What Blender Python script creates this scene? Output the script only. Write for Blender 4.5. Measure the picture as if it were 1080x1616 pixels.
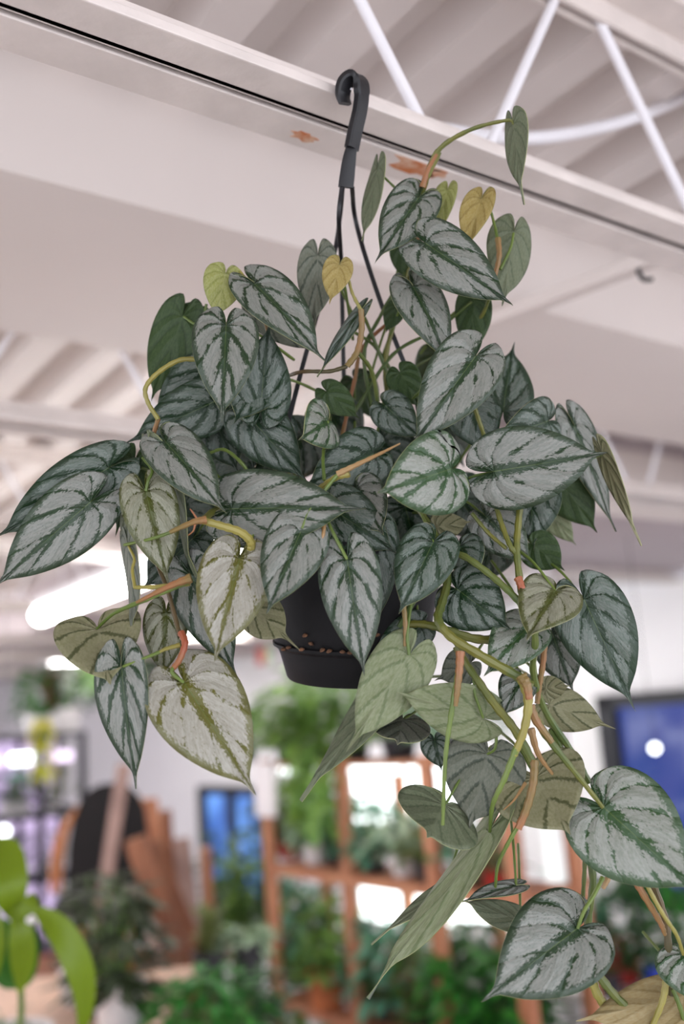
import bpy, bmesh, math, random
from mathutils import Vector, Matrix, noise as mnoise

# ------------------------------------------------------------------ scene, camera, world, exposure
for o in list(bpy.data.objects):
    bpy.data.objects.remove(o, do_unlink=True)
scene = bpy.context.scene
COL = scene.collection
random.seed(7)

EYE = 2.0
FPX = 35.0 / 36.0 * 1616.0
PITCH, ROLL = math.radians(12.1), math.radians(4.0)
FOCUS = 0.83
CAM = Vector((0, 0, EYE))
FWD = Vector((0, math.cos(PITCH), math.sin(PITCH)))
_r0 = Vector((1, 0, 0)); _u0 = _r0.cross(FWD)
CX = _r0 * math.cos(ROLL) - _u0 * math.sin(ROLL)
CY = _r0 * math.sin(ROLL) + _u0 * math.cos(ROLL)

cam_data = bpy.data.cameras.new('camera'); cam = bpy.data.objects.new('camera', cam_data); COL.objects.link(cam)
cam_data.sensor_fit = 'VERTICAL'; cam_data.sensor_height = 36.0; cam_data.sensor_width = 24.0
cam_data.lens = 35.0; cam_data.clip_start = 0.05; cam_data.clip_end = 100
_m = Matrix((CX, CY, -FWD)).transposed().to_4x4(); _m.translation = CAM
cam.matrix_world = _m
cam_data.dof.use_dof = True; cam_data.dof.focus_distance = FOCUS; cam_data.dof.aperture_fstop = 2.5
scene.camera = cam

world = bpy.data.worlds.new('daylight'); scene.world = world; world.use_nodes = True
bg = world.node_tree.nodes['Background']
bg.inputs['Color'].default_value = (0.92, 0.96, 1.05, 1); bg.inputs['Strength'].default_value = 2.2

vs = scene.view_settings
vs.view_transform = 'Standard'; vs.look = 'None'; vs.gamma = 1.0; vs.use_curve_mapping = False
vs.exposure = 0.6
try:
    scene.cycles.use_denoising = True
    scene.cycles.max_bounces = 8; scene.cycles.diffuse_bounces = 5
    scene.cycles.caustics_reflective = False; scene.cycles.caustics_refractive = False
    scene.cycles.sample_clamp_indirect = 4.0
except Exception:
    pass

# ------------------------------------------------------------------ geometry helpers
def ray(px, py): return FWD + CX * ((px - 540) / FPX) - CY * ((py - 808) / FPX)
def at(px, py, d): return CAM + ray(px, py) * d
def hitz(px, py, z):
    v = ray(px, py); return CAM + v * ((z - EYE) / v.z)
def hitp(px, py, p, n):
    v = ray(px, py); return CAM + v * ((p - CAM).dot(n) / v.dot(n))
_R = ray(-600, 1228); _R.z = 0; R = _R.normalized()         # direction of the roof-deck ribs and the back wall
J = Vector((R.y, -R.x, 0))                                   # direction of the roof joists
Z = Vector((0, 0, 1))
G = at(545, 207, 0.97); ZC = G.z                             # on the first joist's bottom chord
def P(j, r, z): 
    q = G + J * j + R * r; q.z = z; return q
def jr(p): return (p - G).dot(J), (p - G).dot(R)

def lin(c):
    c = c / 255.0
    return c / 12.92 if c <= 0.04045 else ((c + 0.055) / 1.055) ** 2.4
def C(r, g, b): return (lin(r), lin(g), lin(b), 1.0)

class MB:
    """collects shapes, builds one mesh object"""
    def __init__(s): s.v = []; s.f = []; s.mi = []
    def add(s, vs_, fs, mi=0):
        o = len(s.v); s.v += [tuple(x) for x in vs_]
        for f in fs: s.f.append(tuple(i + o for i in f)); s.mi.append(mi)
    def box(s, c, ax, ay, az, hx, hy, hz, mi=0, b=0.0):
        ax, ay, az = Vector(ax).normalized(), Vector(ay).normalized(), Vector(az).normalized()
        c = Vector(c)
        if b <= 0:
            vs_ = [c + ax * hx * i + ay * hy * j + az * hz * k for i in (-1, 1) for j in (-1, 1) for k in (-1, 1)]
            s.add(vs_, [(0, 1, 3, 2), (4, 6, 7, 5), (0, 4, 5, 1), (2, 3, 7, 6), (0, 2, 6, 4), (1, 5, 7, 3)], mi)
        else:
            bm = bmesh.new(); bmesh.ops.create_cube(bm, size=2)
            for v in bm.verts: v.co = Vector((v.co.x * hx, v.co.y * hy, v.co.z * hz))
            bmesh.ops.bevel(bm, geom=bm.edges[:], offset=b, segments=2, affect='EDGES', profile=0.6)
            bm.verts.index_update()
            s.add([c + ax * v.co.x + ay * v.co.y + az * v.co.z for v in bm.verts], [[q.index for q in f.verts] for f in bm.faces], mi)
            bm.free()
    def tube(s, pts, rad, n=8, mi=0, cap=True):
        pts = [Vector(p) for p in pts]; m = len(pts)
        if not hasattr(rad, '__len__'): rad = [rad] * m
        vs_ = []; nrm = None
        for i, p in enumerate(pts):
            t = (pts[min(i + 1, m - 1)] - pts[max(i - 1, 0)])
            if t.length < 1e-9: t = Vector((0, 0, 1))
            t.normalize()
            if nrm is None:
                nrm = t.orthogonal().normalized()
            else:
                nrm = nrm - t * nrm.dot(t)
                if nrm.length < 1e-6: nrm = t.orthogonal()
                nrm.normalize()
            bn = t.cross(nrm)
            for k in range(n):
                a = 2 * math.pi * k / n
                vs_.append(p + (nrm * math.cos(a) + bn * math.sin(a)) * rad[i])
        fs = [(i * n + k, i * n + (k + 1) % n, (i + 1) * n + (k + 1) % n, (i + 1) * n + k) for i in range(m - 1) for k in range(n)]
        if cap: fs += [tuple(range(n - 1, -1, -1)), tuple((m - 1) * n + k for k in range(n))]
        s.add(vs_, fs, mi)
    def strip(s, pts, wdir, w, th, mi=0):
        """flat strap: rectangular section swept along pts, width along wdir"""
        pts = [Vector(p) for p in pts]; m = len(pts); vs_ = []
        for i, p in enumerate(pts):
            t = (pts[min(i + 1, m - 1)] - pts[max(i - 1, 0)]).normalized()
            ww = w[i] if hasattr(w, '__len__') else w
            tt = th[i] if hasattr(th, '__len__') else th
            wd = Vector(wdir) - t * Vector(wdir).dot(t); wd.normalize(); nd = t.cross(wd)
            for a, b in ((-1, -.6), (-.8, -1), (.8, -1), (1, -.6), (1, .6), (.8, 1), (-.8, 1), (-1, .6)):
                vs_.append(p + wd * a * ww / 2 + nd * b * tt / 2)
        fs = [(i * 8 + k, i * 8 + (k + 1) % 8, (i + 1) * 8 + (k + 1) % 8, (i + 1) * 8 + k) for i in range(m - 1) for k in range(8)]
        fs += [tuple(range(7, -1, -1)), tuple((m - 1) * 8 + k for k in range(8))]
        s.add(vs_, fs, mi)
    def lathe(s, c, prof, axis=Z, n=32, mi=0):
        axis = Vector(axis).normalized(); a1 = axis.orthogonal().normalized(); a2 = axis.cross(a1); c = Vector(c)
        vs_ = [c + axis * h + (a1 * math.cos(2 * math.pi * k / n) + a2 * math.sin(2 * math.pi * k / n)) * max(r, 1e-5) for r, h in prof for k in range(n)]
        m = len(prof)
        fs = [(i * n + k, i * n + (k + 1) % n, (i + 1) * n + (k + 1) % n, (i + 1) * n + k) for i in range(m - 1) for k in range(n)]
        s.add(vs_, fs, mi)
    def build(s, name, mats, parent=None, smooth=True, origin=None):
        me = bpy.data.meshes.new(name)
        if origin is not None: s.v = [tuple(Vector(v) - Vector(origin)) for v in s.v]
        me.from_pydata(s.v, [], s.f)
        if not isinstance(mats, (list, tuple)): mats = [mats]
        for mt in mats: me.materials.append(mt)
        me.polygons.foreach_set('material_index', s.mi)
        if smooth: me.polygons.foreach_set('use_smooth', [True] * len(s.f))
        me.update()
        if smooth:
            try: me.set_sharp_from_angle(angle=math.radians(38))
            except Exception: pass
        o = bpy.data.objects.new(name, me); COL.objects.link(o)
        if origin is not None: o.location = Vector(origin)
        WM[o.name] = Matrix.Translation(Vector(origin)) if origin is not None else Matrix.Identity(4)
        if parent is not None: adopt(o, parent)
        return o
WM = {}
def adopt(o, parent):
    o.parent = parent; o.matrix_parent_inverse = WM[parent.name].inverted()
def empty(name, loc, label=None, cat=None, group=None):
    o = bpy.data.objects.new(name, None); COL.objects.link(o); o.location = Vector(loc); o.empty_display_size = 0.05
    WM[o.name] = Matrix.Translation(Vector(loc))
    if label: tag(o, label, cat, group)
    return o
def tag(o, label=None, cat=None, group=None, kind=None):
    if label: o['label'] = label
    if cat: o['category'] = cat
    if group: o['group'] = group
    if kind: o['kind'] = kind
    return o
def smooth_pts(pts, n=6):
    """Catmull-Rom through pts"""
    pts = [Vector(p) for p in pts]
    if len(pts) < 3: return [pts[0].lerp(pts[-1], i / n) for i in range(n + 1)]
    q = [pts[0] * 2 - pts[1]] + pts + [pts[-1] * 2 - pts[-2]]; out = []
    for i in range(1, len(q) - 2):
        for k in range(n):
            t = k / n
            out.append(0.5 * ((2 * q[i]) + (q[i + 1] - q[i - 1]) * t + (2 * q[i - 1] - 5 * q[i] + 4 * q[i + 1] - q[i + 2]) * t * t + (3 * q[i] - q[i - 1] - 3 * q[i + 1] + q[i + 2]) * t ** 3))
    out.append(pts[-1]); return out

# ------------------------------------------------------------------ materials
class NT:
    def __init__(s, name):
        s.m = bpy.data.materials.new(name); s.m.use_nodes = True; s.t = s.m.node_tree
        s.b = s.t.nodes['Principled BSDF']; s.out = s.t.nodes['Material Output']
    def n(s, typ, **kw):
        nd = s.t.nodes.new(typ)
        for k, v in kw.items(): setattr(nd, k, v)
        return nd
    def l(s, a, b): s.t.links.new(a, b)
    def val(s, x, sock):
        if hasattr(x, 'is_output') or isinstance(x, bpy.types.NodeSocket): s.l(x, sock)
        else: sock.default_value = x
    def math(s, op, a, b=0.0, c=0.0, clamp=False):
        nd = s.n('ShaderNodeMath', operation=op); nd.use_clamp = clamp
        s.val(a, nd.inputs[0]); s.val(b, nd.inputs[1])
        if op in ('MULTIPLY_ADD', 'PINGPONG', 'SMOOTH_MIN') or len(nd.inputs) > 2: s.val(c, nd.inputs[2])
        return nd.outputs[0]
    def mix(s, f, a, b):
        nd = s.n('ShaderNodeMix', data_type='RGBA'); s.val(f, nd.inputs[0]); s.val(a, nd.inputs[6]); s.val(b, nd.inputs[7]); return nd.outputs[2]
    def noise(s, vec, scale, detail=3, rough=0.55, dist=0.0):
        nd = s.n('ShaderNodeTexNoise'); nd.inputs['Scale'].default_value = scale; nd.inputs['Detail'].default_value = detail
        nd.inputs['Roughness'].default_value = rough; nd.inputs['Distortion'].default_value = dist
        if vec is not None: s.l(vec, nd.inputs['Vector'])
        return nd.outputs['Fac']
    def ramp(s, f, lo, hi):
        nd = s.n('ShaderNodeMapRange'); nd.interpolation_type = 'SMOOTHSTEP'
        s.val(f, nd.inputs[0]); nd.inputs[1].default_value = lo; nd.inputs[2].default_value = hi; return nd.outputs[0]

def plain(name, col, rough=0.6, var=0.12, scale=8.0, metal=0.0, bump=0.0, emit=None, estr=0.0, stretch=None, col2=None):
    t = NT(name)
    geo = t.n('ShaderNodeNewGeometry'); vec = geo.outputs['Position']
    if stretch:
        mp = t.n('ShaderNodeMapping'); mp.inputs['Scale'].default_value = stretch; t.l(vec, mp.inputs[0]); vec = mp.outputs[0]
    f = t.noise(vec, scale, 4)
    c2 = col2 if col2 else tuple(max(0, c * (1 - 2 * var)) for c in col[:3]) + (1,)
    c1 = col if col2 else tuple(min(1, c * (1 + var)) for c in col[:3]) + (1,)
    t.l(t.mix(t.ramp(f, 0.3, 0.7), c1, c2), t.b.inputs['Base Color'])
    t.b.inputs['Roughness'].default_value = rough; t.b.inputs['Metallic'].default_value = metal
    if bump > 0:
        bn = t.n('ShaderNodeBump'); bn.inputs['Strength'].default_value = bump; bn.inputs['Distance'].default_value = 0.002
        t.l(t.noise(vec, scale * 4, 3), bn.inputs['Height']); t.l(bn.outputs[0], t.b.inputs['Normal'])
    if emit:
        t.b.inputs['Emission Color'].default_value = emit; t.b.inputs['Emission Strength'].default_value = estr
    return t.m

def leaf_top(name, silver, silver2, dark, dark2, cover=0.0, rough=0.36, nveins=7.0):
    """silver blade with dark feathery veins; the pattern follows the vein coordinates stored as UVs"""
    t = NT(name)
    uv = t.n('ShaderNodeUVMap', uv_map='vein'); sp = t.n('ShaderNodeSeparateXYZ'); t.l(uv.outputs[0], sp.inputs[0])
    phi, rho = sp.outputs[0], sp.outputs[1]
    uv2 = t.n('ShaderNodeUVMap', uv_map='flat')
    oi = t.n('ShaderNodeObjectInfo'); rnd = oi.outputs['Random']
    cb = t.n('ShaderNodeCombineXYZ'); t.l(t.math('MULTIPLY', rnd, 37.0), cb.inputs[2])
    ad = t.n('ShaderNodeVectorMath', operation='ADD'); t.l(uv2.outputs[0], ad.inputs[0]); t.l(cb.outputs[0], ad.inputs[1])
    vec = ad.outputs[0]
    sp2 = t.n('ShaderNodeSeparateXYZ'); t.l(uv2.outputs[0], sp2.inputs[0]); ax = t.math('ABSOLUTE', sp2.outputs[0])
    nA = t.noise(vec, 7.0, 2); nB = t.noise(vec, 26.0, 5, 0.7); nC = t.noise(vec, 4.2, 1)
    ph = t.math('ADD', phi, t.math('MULTIPLY', t.math('SUBTRACT', nA, 0.5), 0.035))
    fr = t.math('FRACT', t.math('MULTIPLY', ph, nveins))
    d = t.math('MULTIPLY', t.math('ABSOLUTE', t.math('SUBTRACT', fr, 0.5)), 2.0)       # 0 on a vein
    wid = t.math('ADD', t.math('MULTIPLY', t.math('SUBTRACT', nC, 0.45), 1.0), 0.03 + cover)
    wid = t.math('ADD', wid, t.math('MULTIPLY', t.math('SUBTRACT', t.math('FRACT', t.math('MULTIPLY', rnd, 13.7)), 0.4), 0.22))
    wid = t.math('ADD', wid, t.math('MULTIPLY', t.math('SUBTRACT', nB, 0.5), 1.1))
    vein = t.ramp(t.math('SUBTRACT', wid, d), -0.05, 0.07)
    mw = t.math('ADD', t.math('MULTIPLY', t.math('SUBTRACT', nB, 0.45), 0.30), 0.055 + cover * 0.15)
    mw = t.math('MULTIPLY', mw, t.math('SUBTRACT', 1.15, sp2.outputs[1]))
    mid = t.ramp(t.math('SUBTRACT', mw, t.math('MULTIPLY', ax, 0.5)), -0.012, 0.012)
    rim = t.ramp(t.math('ADD', rho, t.math('MULTIPLY', t.math('SUBTRACT', nB, 0.5), 0.35)), 0.86 - cover * 0.4, 0.93 - cover * 0.4)
    mask = t.math('MAXIMUM', t.math('MAXIMUM', vein, mid), t.math('MULTIPLY', rim, 0.88))
    streak = t.noise(None, 1.0, 2)
    cs = t.n('ShaderNodeCombineXYZ'); t.l(t.math('MULTIPLY', phi, 70.0), cs.inputs[0]); t.l(t.math('MULTIPLY', rho, 5.0), cs.inputs[1]); t.l(t.math('MULTIPLY', rnd, 50), cs.inputs[2])
    st = t.noise(cs.outputs[0], 1.0, 3)
    sil = t.mix(t.ramp(t.math('MULTIPLY_ADD', nB, 0.45, t.math('MULTIPLY', st, 0.55)), 0.36, 0.66), silver, silver2)
    drk = t.mix(nA, dark, dark2)
    speck = t.math('MULTIPLY', t.ramp(t.noise(vec, 34.0, 4, 0.7), 0.58, 0.64), t.ramp(t.noise(vec, 3.0, 1), 0.4, 0.62))
    mask = t.math('MAXIMUM', mask, t.math('MULTIPLY', speck, 0.7))
    col = t.mix(mask, sil, drk)
    # pale thread of the midrib near the base
    thr = t.ramp(t.math('ADD', ax, t.math('MULTIPLY', sp2.outputs[1], 0.018)), 0.020, 0.008)
    col = t.mix(t.math('MULTIPLY', thr, 0.55), col, C(90, 108, 56))
    t.l(col, t.b.inputs['Base Color'])
    t.b.inputs['Roughness'].default_value = rough
    t.b.inputs['Specular IOR Level'].default_value = 0.55
    bn = t.n('ShaderNodeBump'); bn.inputs['Strength'].default_value = 0.8; bn.inputs['Distance'].default_value = 0.0022
    hgt = t.math('ADD', t.math('POWER', d, 0.7), t.math('MULTIPLY', st, 0.35))
    t.l(hgt, bn.inputs['Height']); t.l(bn.outputs[0], t.b.inputs['Normal'])
    add_translucent(t, col, 0.12)
    return t.m

def leaf_under(name, base, vein, tint, trans=0.2, strong=0.4):
    t = NT(name)
    uv = t.n('ShaderNodeUVMap', uv_map='vein'); sp = t.n('ShaderNodeSeparateXYZ'); t.l(uv.outputs[0], sp.inputs[0])
    uv2 = t.n('ShaderNodeUVMap', uv_map='flat'); sp2 = t.n('ShaderNodeSeparateXYZ'); t.l(uv2.outputs[0], sp2.inputs[0]); ax = t.math('ABSOLUTE', sp2.outputs[0])
    oi = t.n('ShaderNodeObjectInfo')
    cb = t.n('ShaderNodeCombineXYZ'); t.l(t.math('MULTIPLY', oi.outputs['Random'], 31.0), cb.inputs[2])
    ad = t.n('ShaderNodeVectorMath', operation='ADD'); t.l(uv2.outputs[0], ad.inputs[0]); t.l(cb.outputs[0], ad.inputs[1]); vec = ad.outputs[0]
    nA = t.noise(vec, 5.0, 3); nB = t.noise(vec, 18.0, 3)
    ph = t.math('ADD', sp.outputs[0], t.math('MULTIPLY', t.math('SUBTRACT', nA, 0.5), 0.02))
    d = t.math('MULTIPLY', t.math('ABSOLUTE', t.math('SUBTRACT', t.math('FRACT', t.math('MULTIPLY', ph, 7.0)), 0.5)), 2.0)
    v1 = t.ramp(t.math('ADD', d, t.math('MULTIPLY', t.math('SUBTRACT', nB, 0.5), 0.5)), 0.28, 0.05)
    md = t.ramp(ax, 0.05, 0.015)
    col = t.mix(t.ramp(nB, 0.3, 0.7), base, tint)
    col = t.mix(t.math('MULTIPLY', v1, strong), col, vein)
    col = t.mix(t.math('MULTIPLY', md, 0.6), col, tint)
    t.l(col, t.b.inputs['Base Color']); t.b.inputs['Roughness'].default_value = 0.5
    t.b.inputs['Specular IOR Level'].default_value = 0.35
    bn = t.n('ShaderNodeBump'); bn.inputs['Strength'].default_value = 0.6; bn.inputs['Distance'].default_value = 0.0016
    t.l(t.math('SUBTRACT', 1.0, d), bn.inputs['Height']); t.l(bn.outputs[0], t.b.inputs['Normal'])
    add_translucent(t, col, trans)
    return t.m

def add_translucent(t, col, fac):
    tr = t.n('ShaderNodeBsdfTranslucent'); t.val(col, tr.inputs['Color'])
    mx = t.n('ShaderNodeMixShader'); mx.inputs[0].default_value = fac
    t.l(t.b.outputs[0], mx.inputs[1]); t.l(tr.outputs[0], mx.inputs[2]); t.l(mx.outputs[0], t.out.inputs['Surface'])

def foliage_mat(name, c1, c2, trans=0.25, rough=0.5):
    t = NT(name); geo = t.n('ShaderNodeNewGeometry')
    f = t.math('ADD', t.math('MULTIPLY', geo.outputs['Random Per Island'], 0.7), t.math('MULTIPLY', t.noise(geo.outputs['Position'], 30.0, 2), 0.3))
    col = t.mix(f, c1, c2); t.l(col, t.b.inputs['Base Color']); t.b.inputs['Roughness'].default_value = rough
    add_translucent(t, col, trans); return t.m

def emitter(name, col, strength):
    t = NT(name); e = t.n('ShaderNodeEmission'); e.inputs[0].default_value = col; e.inputs[1].default_value = strength
    geo = t.n('ShaderNodeNewGeometry')
    t.l(e.outputs[0], t.out.inputs['Surface']); return t.m

def vine_mat(name, c1, c2, rough=0.4):
    t = NT(name); geo = t.n('ShaderNodeNewGeometry')
    f = t.noise(geo.outputs['Position'], 22.0, 3)
    t.l(t.mix(t.ramp(f, 0.35, 0.65), c1, c2), t.b.inputs['Base Color']); t.b.inputs['Roughness'].default_value = rough
    t.b.inputs['Subsurface Weight'].default_value = 0.1; t.b.inputs['Subsurface Radius'].default_value = (0.002, 0.002, 0.001)
    return t.m

M = {}
M['paint'] = plain('white_roof_paint', C(240, 238, 242), 0.55, 0.02, 5.0, bump=0.15)
M['deck'] = plain('painted_deck', C(222, 214, 210), 0.6, 0.03, 3.0)
M['chord'] = plain('painted_steel_chord', C(224, 214, 208), 0.5, 0.05, 14.0, bump=0.4)
M['bulk'] = plain('bulkhead_paint', C(226, 216, 210), 0.65, 0.02, 1.5)
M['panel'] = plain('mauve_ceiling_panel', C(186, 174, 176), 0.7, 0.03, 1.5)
M['wall'] = plain('white_wall_paint', C(236, 232, 234), 0.7, 0.02, 1.2)
M['floor'] = plain('concrete_floor', C(192, 186, 184), 0.5, 0.05, 2.5)
M['rust'] = plain('rust_stain', C(190, 110, 60), 0.9, 0.3, 60.0, col2=C(215, 180, 155))
M['black'] = plain('black_plastic', C(20, 20, 24), 0.42, 0.1, 40.0, bump=0.1)
M['pot'] = plain('pot_plastic', C(14, 13, 15), 0.6, 0.12, 25.0, bump=0.15)
M['pot'].node_tree.nodes['Principled BSDF'].inputs['Specular IOR Level'].default_value = 0.25
M['soil'] = plain('bark_soil', C(120, 84, 60), 0.95, 0.35, 90.0, bump=0.8)
M['cedar'] = plain('cedar_wood', C(190, 132, 98), 0.65, 0.0, 6.0, stretch=(3, 3, 0.35), col2=C(160, 100, 70))
M['brown'] = plain('brown_lumber', C(150, 98, 70), 0.7, 0.0, 6.0, stretch=(3, 3, 0.35), col2=C(112, 68, 48))
M['darkwood'] = plain('dark_stained_wood', C(88, 60, 46), 0.8, 0.0, 6.0, stretch=(3, .5, 3), col2=C(60, 42, 34))
M['greywood'] = plain('grey_pink_lumber', C(176, 146, 136), 0.7, 0.0, 6.0, stretch=(3, 3, 0.35), col2=C(140, 112, 104))
M['frame'] = plain('black_frame', C(26, 26, 34), 0.5, 0.1, 10.0)
M['peach'] = plain('peach_counter', C(226, 190, 166), 0.5, 0.05, 4.0)
M['ceramic'] = plain('white_ceramic', C(228, 222, 222), 0.35, 0.03, 6.0)
M['terra'] = plain('terracotta', C(190, 110, 66), 0.8, 0.12, 14.0)
M['darkpot'] = plain('dark_nursery_pot', C(44, 42, 46), 0.5, 0.1, 14.0)
M['bluepot'] = plain('blue_glazed_pot', C(52, 70, 170), 0.3, 0.1, 14.0)
M['redpot'] = plain('red_glazed_pot', C(170, 50, 44), 0.35, 0.1, 14.0)
M['rattan'] = plain('rattan', C(196, 122, 66), 0.6, 0.15, 50.0)
M['cloth'] = plain('black_cloth', C(26, 21, 22), 0.9, 0.2, 60.0)
M['tube'] = emitter('fluorescent_tube', (1, 0.98, 0.96, 1), 16.0)
M['grow'] = emitter('grow_light_tube', (0.92, 0.74, 1.0, 1), 1.5)
M['growglow'] = emitter('painted_violet_glow', (0.72, 0.56, 0.88, 1), 0.75)  # violet light on the rack's back sheet, put in as its own glow
M['litpanel'] = emitter('white_tube_panel_glow', (0.93, 1.0, 1.0, 1), 3.2)  # shelf tubes, and the painted-in lit look of their back panels
M['globe'] = emitter('white_spot_glow', (0.92, 0.97, 1.0, 1), 4.0)  # white grow tube, and balls standing in for bright spots of light
def dusk_glass(name, c1, c2, s):
    t = NT(name); geo = t.n('ShaderNodeNewGeometry'); f = t.noise(geo.outputs['Position'], 2.2, 2)
    e = t.n('ShaderNodeEmission'); t.l(t.mix(t.ramp(f, 0.35, 0.65), c1, c2), e.inputs[0]); e.inputs[1].default_value = s
    gl = t.n('ShaderNodeBsdfGlossy'); gl.inputs['Roughness'].default_value = 0.1; mx = t.n('ShaderNodeMixShader'); mx.inputs[0].default_value = 0.06
    t.l(e.outputs[0], mx.inputs[1]); t.l(gl.outputs[0], mx.inputs[2]); t.l(mx.outputs[0], t.out.inputs['Surface']); return t.m
M['glass'] = dusk_glass('dusk_blue_glass', C(60, 84, 170), C(88, 100, 180), 0.5)
M['glass2'] = dusk_glass('bright_blue_glass', C(110, 160, 240), C(60, 96, 170), 1.0)

# ------------------------------------------------------------------ setting: floor, walls, roof
ZD = ZC + 0.325                      # underside of the roof deck
def quadbox(mb, j0, j1, r0, r1, z0, z1, mi=0, b=0.0):
    mb.box(P((j0 + j1) / 2, (r0 + r1) / 2, (z0 + z1) / 2), J, R, Z, (j1 - j0) / 2, (r1 - r0) / 2, (z1 - z0) / 2, mi, b)

mb = MB(); mb.box((0, 4, -0.05), (1, 0, 0), (0, 1, 0), Z, 14, 16, 0.05); tag(mb.build('floor', M['floor'], smooth=False), kind='structure')

WJ = 3.58                            # back wall plane
mb = MB(); quadbox(mb, WJ, WJ + 0.2, -2.0, 13, 0, ZD + 0.1); tag(mb.build('wall_back', M['wall'], smooth=False), kind='structure')
mb = MB(); quadbox(mb, -9, WJ + 0.2, 13, 13.2, 0, ZD + 0.1); tag(mb.build('wall_far', M['wall'], smooth=False), kind='structure')

# ribbed roof deck: trapezoid ribs running along R
mb = MB(); pitch_, dep = 0.155, 0.045
prof = []; j = -6.0; dep = 0.055
while j < WJ + 0.1:
    prof += [(j, 0), (j + 0.062, 0), (j + 0.0775, dep), (j + 0.1395, dep)]; j += pitch_
off = 0.036 - 0.062 - 0.01
vs_ = []
for (a, h) in prof:
    for r in (-2.4, 13.0): vs_.append(P(a + off % pitch_, r, ZD + h))
mb.add(vs_, [(2 * i, 2 * i + 1, 2 * i + 3, 2 * i + 2) for i in range(len(prof) - 1)])
dk = mb.build('ceiling', M['deck'], smooth=False); tag(dk, kind='structure')

# bulkhead box between the first two joists
ZB = ZC + 0.146
ra = jr(hitz(165, 310, ZB))[1]; rb = jr(hitz(115, 541, ZB))[1]
mb = MB(); quadbox(mb, -5, WJ, ra, rb, ZB, ZD - 0.001, b=0.004)
tag(mb.build('trim_1', M['bulk']), kind='structure')

# flat dropped ceiling beyond the second joist, right of the plant
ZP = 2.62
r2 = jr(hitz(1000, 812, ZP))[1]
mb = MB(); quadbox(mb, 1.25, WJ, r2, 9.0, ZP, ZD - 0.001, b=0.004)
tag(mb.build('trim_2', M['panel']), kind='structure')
mb = MB(); quadbox(mb, 1.25, WJ, r2 - .014, r2 - .001, ZP - .012, ZD - .05, b=.003); tag(mb.build('trim_5', M['bulk']), kind='structure')
# cove strip where the dropped ceiling meets the back wall
mb = MB(); quadbox(mb, WJ - 0.06, WJ, r2, 9.0, ZP - 0.05, ZP, b=0.004); tag(mb.build('trim_3', M['paint']), kind='structure')

# ---- roof joists: double-angle chords and bent rod webs
def joist(r, label, j0=-4.5, j1=WJ, first=False, phase=0.149):
    root = empty('roof_joist', P(0, r, ZC), label, 'joist', 'open web steel roof joists')
    m1 = MB()
    quadbox(m1, j0, j1, r - 0.043, r - 0.0025, ZC, ZC + 0.010, b=0.0015)
    quadbox(m1, j0, j1, r - 0.0085, r - 0.0025, ZC, ZC + 0.045)
    m1.build('bottom_chord_angle', M['chord'], root, smooth=False)
    m1 = MB()
    quadbox(m1, j0, j1, r + 0.0025, r + 0.043, ZC - 0.002, ZC + 0.006, b=0.001)
    quadbox(m1, j0, j1, r + 0.0025, r + 0.0085, ZC, ZC + 0.045)
    m1.build('bottom_chord_angle', M['chord'], root, smooth=False)
    for s in (-1, 1):
        m1 = MB()
        a, b = (r - 0.060, r - 0.005) if s < 0 else (r + 0.005, r + 0.034)
        quadbox(m1, j0, j1, a, b, ZD - 0.009, ZD - 0.0005)
        quadbox(m1, j0, j1, (r - 0.011 if s < 0 else r + 0.005), (r - 0.005 if s < 0 else r + 0.011), ZD - 0.040, ZD - 0.009)
        m1.build('top_chord_angle', M['chord'], root, smooth=False)
    # webs: bottom panel point at `phase`, top points +-0.235
    per = 0.47; k = math.floor((j0 - phase) / per) + 1
    while phase + k * per + 0.26 < j1:
        c = phase + k * per
        for s in (-1, 1):
            m1 = MB(); zb_, zt_ = ZC + 0.012, ZD - 0.014
            m1.tube([P(c + s * 0.030, r, zb_), P(c + s * 0.205, r, zt_)], 0.0062, 10)
            m1.build('web_rod', M['paint'], root)
        k += 1
    return root
JR = [0.0, 1.035, 2.25, 3.5, 4.75, 6.0, 7.25]
JL = ['white steel roof joist running right behind the hook of the hanging pot', 'white steel roof joist just beyond the beige bulkhead',
      'third white roof joist from the hook, above the fluorescent light', 'fourth white roof joist from the hook', 'fifth white roof joist from the hook',
      'sixth white roof joist, far in the shop', 'farthest white roof joist near the end wall']
joists = [joist(r, l, first=(i == 0), phase=0.149 + 0.19 * i) for i, (r, l) in enumerate(zip(JR, JL))]
# rust stains on the first joist, thin scabs on the far angle
for (px, py, w, h, sd) in ((660, 258, 0.032, 0.011, 1), (705, 262, 0.012, 0.006, 2), (480, 217, 0.016, 0.005, 3)):
    c = hitz(px, py, ZC - 0.0026); rnd = random.Random(sd); ring = []
    cj, cr = jr(c); cr = min(max(cr, 0.012), 0.036)
    for k in range(18):
        a = 2 * math.pi * k / 18; f = rnd.uniform(0.55, 1.15)
        ring.append(P(cj + math.cos(a) * w * f, min(max(cr + math.sin(a) * h * 1.6 * f, 0.0045), 0.0425), ZC - 0.0026))
    mb = MB(); up = [v + Z * 0.0009 for v in ring]
    mb.add(ring + up, [tuple(range(18)), tuple(range(35, 17, -1))] + [(k, k + 18, (k + 1) % 18 + 18, (k + 1) % 18) for k in range(18)])
    mb.build('rust_stain', M['rust'], joists[0], smooth=False)
# armoured cable sagging behind the first joist
_pl = P(0, 0.10, 0)
pts = smooth_pts([hitp(x_, y_, _pl, R) for x_, y_ in ((600, 196), (650, 200), (700, 206), (770, 216), (845, 218), (920, 207), (1000, 186), (1080, 153), (1150, 112))], 16)
mb = MB(); mb.tube(pts, [0.0085 + (0.0012 if i % 2 else -0.0006) for i in range(len(pts))], 10)
tag(mb.build('armoured_cable', M['paint']), 'white ribbed cable sagging between the joist webs at upper right', 'cable')

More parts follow.
